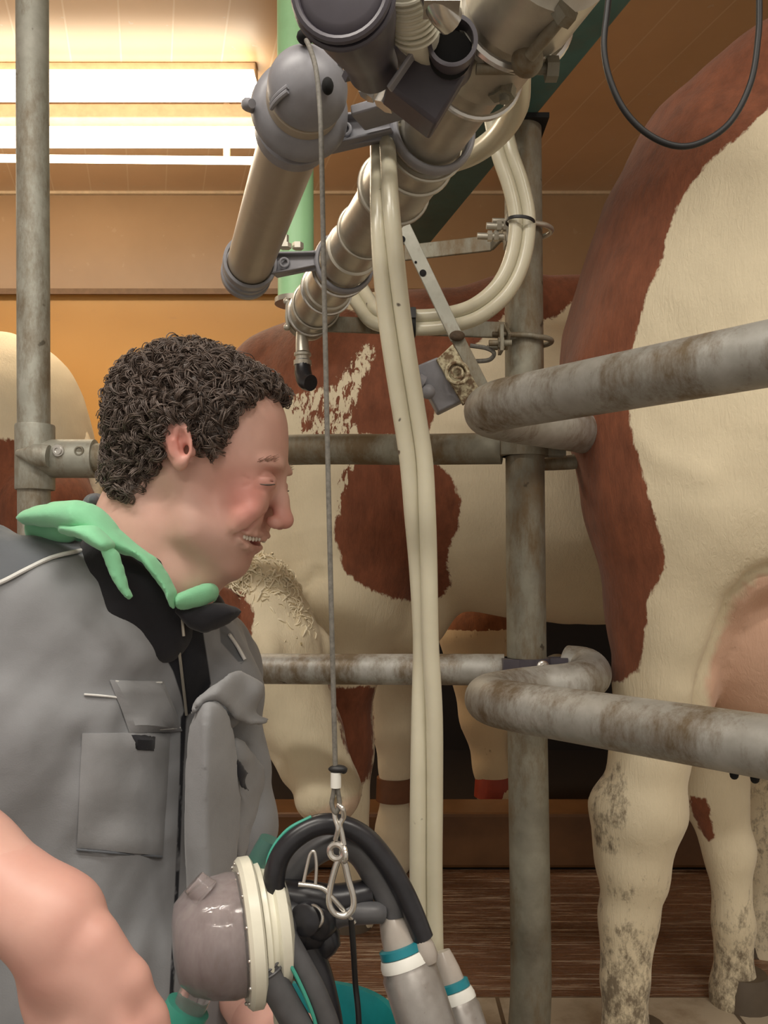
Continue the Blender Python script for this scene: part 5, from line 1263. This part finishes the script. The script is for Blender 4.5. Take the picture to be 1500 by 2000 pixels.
# black body behind the cover
m = MB(); m.ball(P(585, 1800, YK+.005), .028, 24, 16, (1.15, .9, .95)); m.ball(P(615, 1790, YK), .021, 20, 12); m.cyl(P(540, 1800, YK), P(600, 1795, YK), .030, .022); m.tube([P(545, 1745, YK), P(600, 1755, YK), P(650, 1760, YK), P(720, 1745, YK+.01)], [.012, .015, .014, .012], 18, 5)
m.tube([P(590, 1780, YK+.01), P(640, 1830, YK), P(625, 1860, YK)], [.015, .011, .009], 16, 4); m.build('claw_body', M['black_rubber'], ck)
m = MB(); m.ring(P(612, 1790, YK-.022), (-.5, -1, .1), .0085, .0014, 24, 8); m.build('valve_clip', M['steel_bright'], ck)
m = MB(); m.lathe(P(603, 1792, YK-.016), (-.4, -1, .1), [(0, .013), (.008, .013), (.010, .010), (.010, 0)], 24); m.build('valve_knob', M['black_rubber'], ck)
m = MB(); m.tube([P(650, 1795, YK), P(680, 1785, YK-.004), P(725, 1783, YK-.004), P(745, 1783, YK)], [.0085, .0095, .0090, .0085], 18, 5); m.build('nipple', M['grey_rubber'], ck)
# big looped hose
m = MB(); m.tube([P(545, 1758, YK-.012), P(535, 1725, YK-.016), P(545, 1675, YK-.016), P(575, 1637, YK-.014), P(620, 1612, YK-.01), P(665, 1612, YK-.006), P(712, 1635, YK-.004), P(752, 1680, YK-.004), P(785, 1735, YK-.004), P(808, 1785, YK-.004), P(826, 1832, YK-.004)], .0088, 22, 6); m.build('looped_hose', M['black_rubber'], ck)
m = MB(); m.tube([P(518, 1722, YK-.018), P(527, 1668, YK-.018), P(560, 1622, YK-.016), P(608, 1595, YK-.013)], .0014, 8, 6); m.build('hose_stripe', M['green_hose'], ck)
m = MB(); m.tube([P(560, 1760, YK+.012), P(575, 1700, YK+.014), P(640, 1650, YK+.014), P(700, 1655, YK+.012), P(740, 1710, YK+.010), P(765, 1760, YK+.008), P(770, 1790, YK+.006)], [.010, .011, .012, .014, .014, .013, .011], 20, 6); m.build('milk_tube', M['grey_rubber'], ck)
m = MB(); m.tube([P(530, 1640, YK+.02), P(508, 1690, YK+.02), P(498, 1745, YK+.015)], [.010, .012, .010], 16, 5); m.build('side_tube', simple('dark_green_rubber', (.05, .13, .11), .35), ck)
# hoses going down
m = MB(); m.tube([P(490, 1830, YK-.035), P(505, 1862, YK-.037), P(525, 1905, YK-.037), P(560, 1965, YK-.035), P(605, 2060, YK-.03), P(640, 2250, YK-.02)], [.0095, .0118, .0115, .0115, .0115, .0115], 22, 6)
for k in range(4): m.ring(P(508+5*k, 1868+10*k, YK-.0372), P(525, 1905, YK)-P(505, 1862, YK), .0118, .0011, 24, 6)
m.build('pulse_hose', M['grey_rubber'], ck)
m = MB(); m.tube([P(530, 1780, YK-.02), P(552, 1822, YK-.026), P(590, 1890, YK-.026), P(622, 1955, YK-.024), P(650, 2050, YK-.02), P(660, 2250, YK-.02)], [.0080, .0095, .0095, .0095, .0095, .0095], 22, 6); m.build('pulse_hose', M['grey_rubber'], ck)
m = MB(); m.tube([P(522, 1812, YK-.034), P(545, 1850, YK-.036), P(578, 1905, YK-.037), P(612, 1985, YK-.034), P(628, 2060, YK-.03)], .0016, 8, 5); m.build('hose_stripe', M['green_hose'], ck)
m = MB(); m.tube([P(585, 1830, YK), P(610, 1880, YK-.004), P(632, 1950, YK-.006), P(645, 2040, YK-.006), P(650, 2250, YK)], [.014, .013, .012, .012, .012], 20, 6); m.build('short_milk_tube', M['black_rubber'], ck)
m = MB(); m.tube([P(548, 1995, YK+.02), P(546, 1960, YK+.02), P(548, 1930, YK+.02)], .006, 12, 3); m.build('nipple_stub', M['cream_plastic'], ck)
# wire bail
m = MB(); m.tube([P(592, 1728, YK-.034), P(600, 1690, YK-.034), P(606, 1668, YK-.034), P(614, 1664, YK-.034), P(618, 1690, YK-.034), P(616, 1732, YK-.034)], .0014, 10, 5)
m.tube([P(583, 1727, YK-.034), P(610, 1730, YK-.034), P(632, 1736, YK-.034), P(648, 1752, YK-.034), P(668, 1775, YK-.032), P(692, 1802, YK-.026)], .0020, 10, 5); m.build('wire_bail', M['steel_bright'], ck)
MB().tube([P(686, 1795, YK-.028), P(690, 1850, YK-.022), P(694, 1920, YK-.006), P(701, 2000, YK-.006), P(705, 2200, YK)], .0024, 10, 6).build('thin_cord', M['black_cable'], ck)
# teat cups
def cup(px0, py0, px1, py1, Y0, Y1, r, nm):
    a_ = P(px0, py0, Y0); b_ = P(px1, py1, Y1); d_ = (b_-a_)/np.linalg.norm(b_-a_); l_ = np.linalg.norm(b_-a_)
    sh = MB(); sh.lathe(a_, d_, [(0, r*.78), (.003, r*.92), (.010, r*.93), (.013, r), (.06, r*1.02), (.10, r), (l_-.01, r*.9), (l_, r*.7)], 40); s_ = sh.build('teat_cup_shell', M['shell'], ck)
    t_ = MB(); t_.lathe(a_+d_*.001, d_, [(-.004, r*.70), (-.003, r*.86), (.002, r*.94), (.006, r*.94), (.007, r*.8)], 40); t_.build('shell_cap', M['white_plastic'], s_)
    g_ = MB(); g_.lathe(a_-d_*.010, d_, [(0, r*.70), (.001, r*.82), (.007, r*.84), (.008, r*.7)], 40); g_.build('liner_ring', M['teal_dark'], s_)
    n_ = MB(); n_.lathe(a_-d_*.036, d_, [(0, r*.42), (.006, r*.50), (.016, r*.60), (.027, r*.66)], 32); n_.build('liner_neck', M['clear2'], s_)
    return s_, d_
M['teal_dark'] = simple('dark_teal_rubber', (.012, .20, .25), .35)
M['clear2'] = simple('milky_silicone', (.40, .36, .32), .2, 0, .1, 40, 0)
s_, d_ = cup(790, 1868, 872, 2120, YK, YK-.02, .0232, 0)
m = MB(); m.lathe(P(826, 1838, YK-.006), d_, [(-.006, .006), (0, .007), (.004, .008), (.012, .0085), (.018, .006)], 16); m.build('pulse_port', M['clear2'], s_)
cup(888, 1940, 945, 2120, YK+.05, YK+.03, .0185, 1)
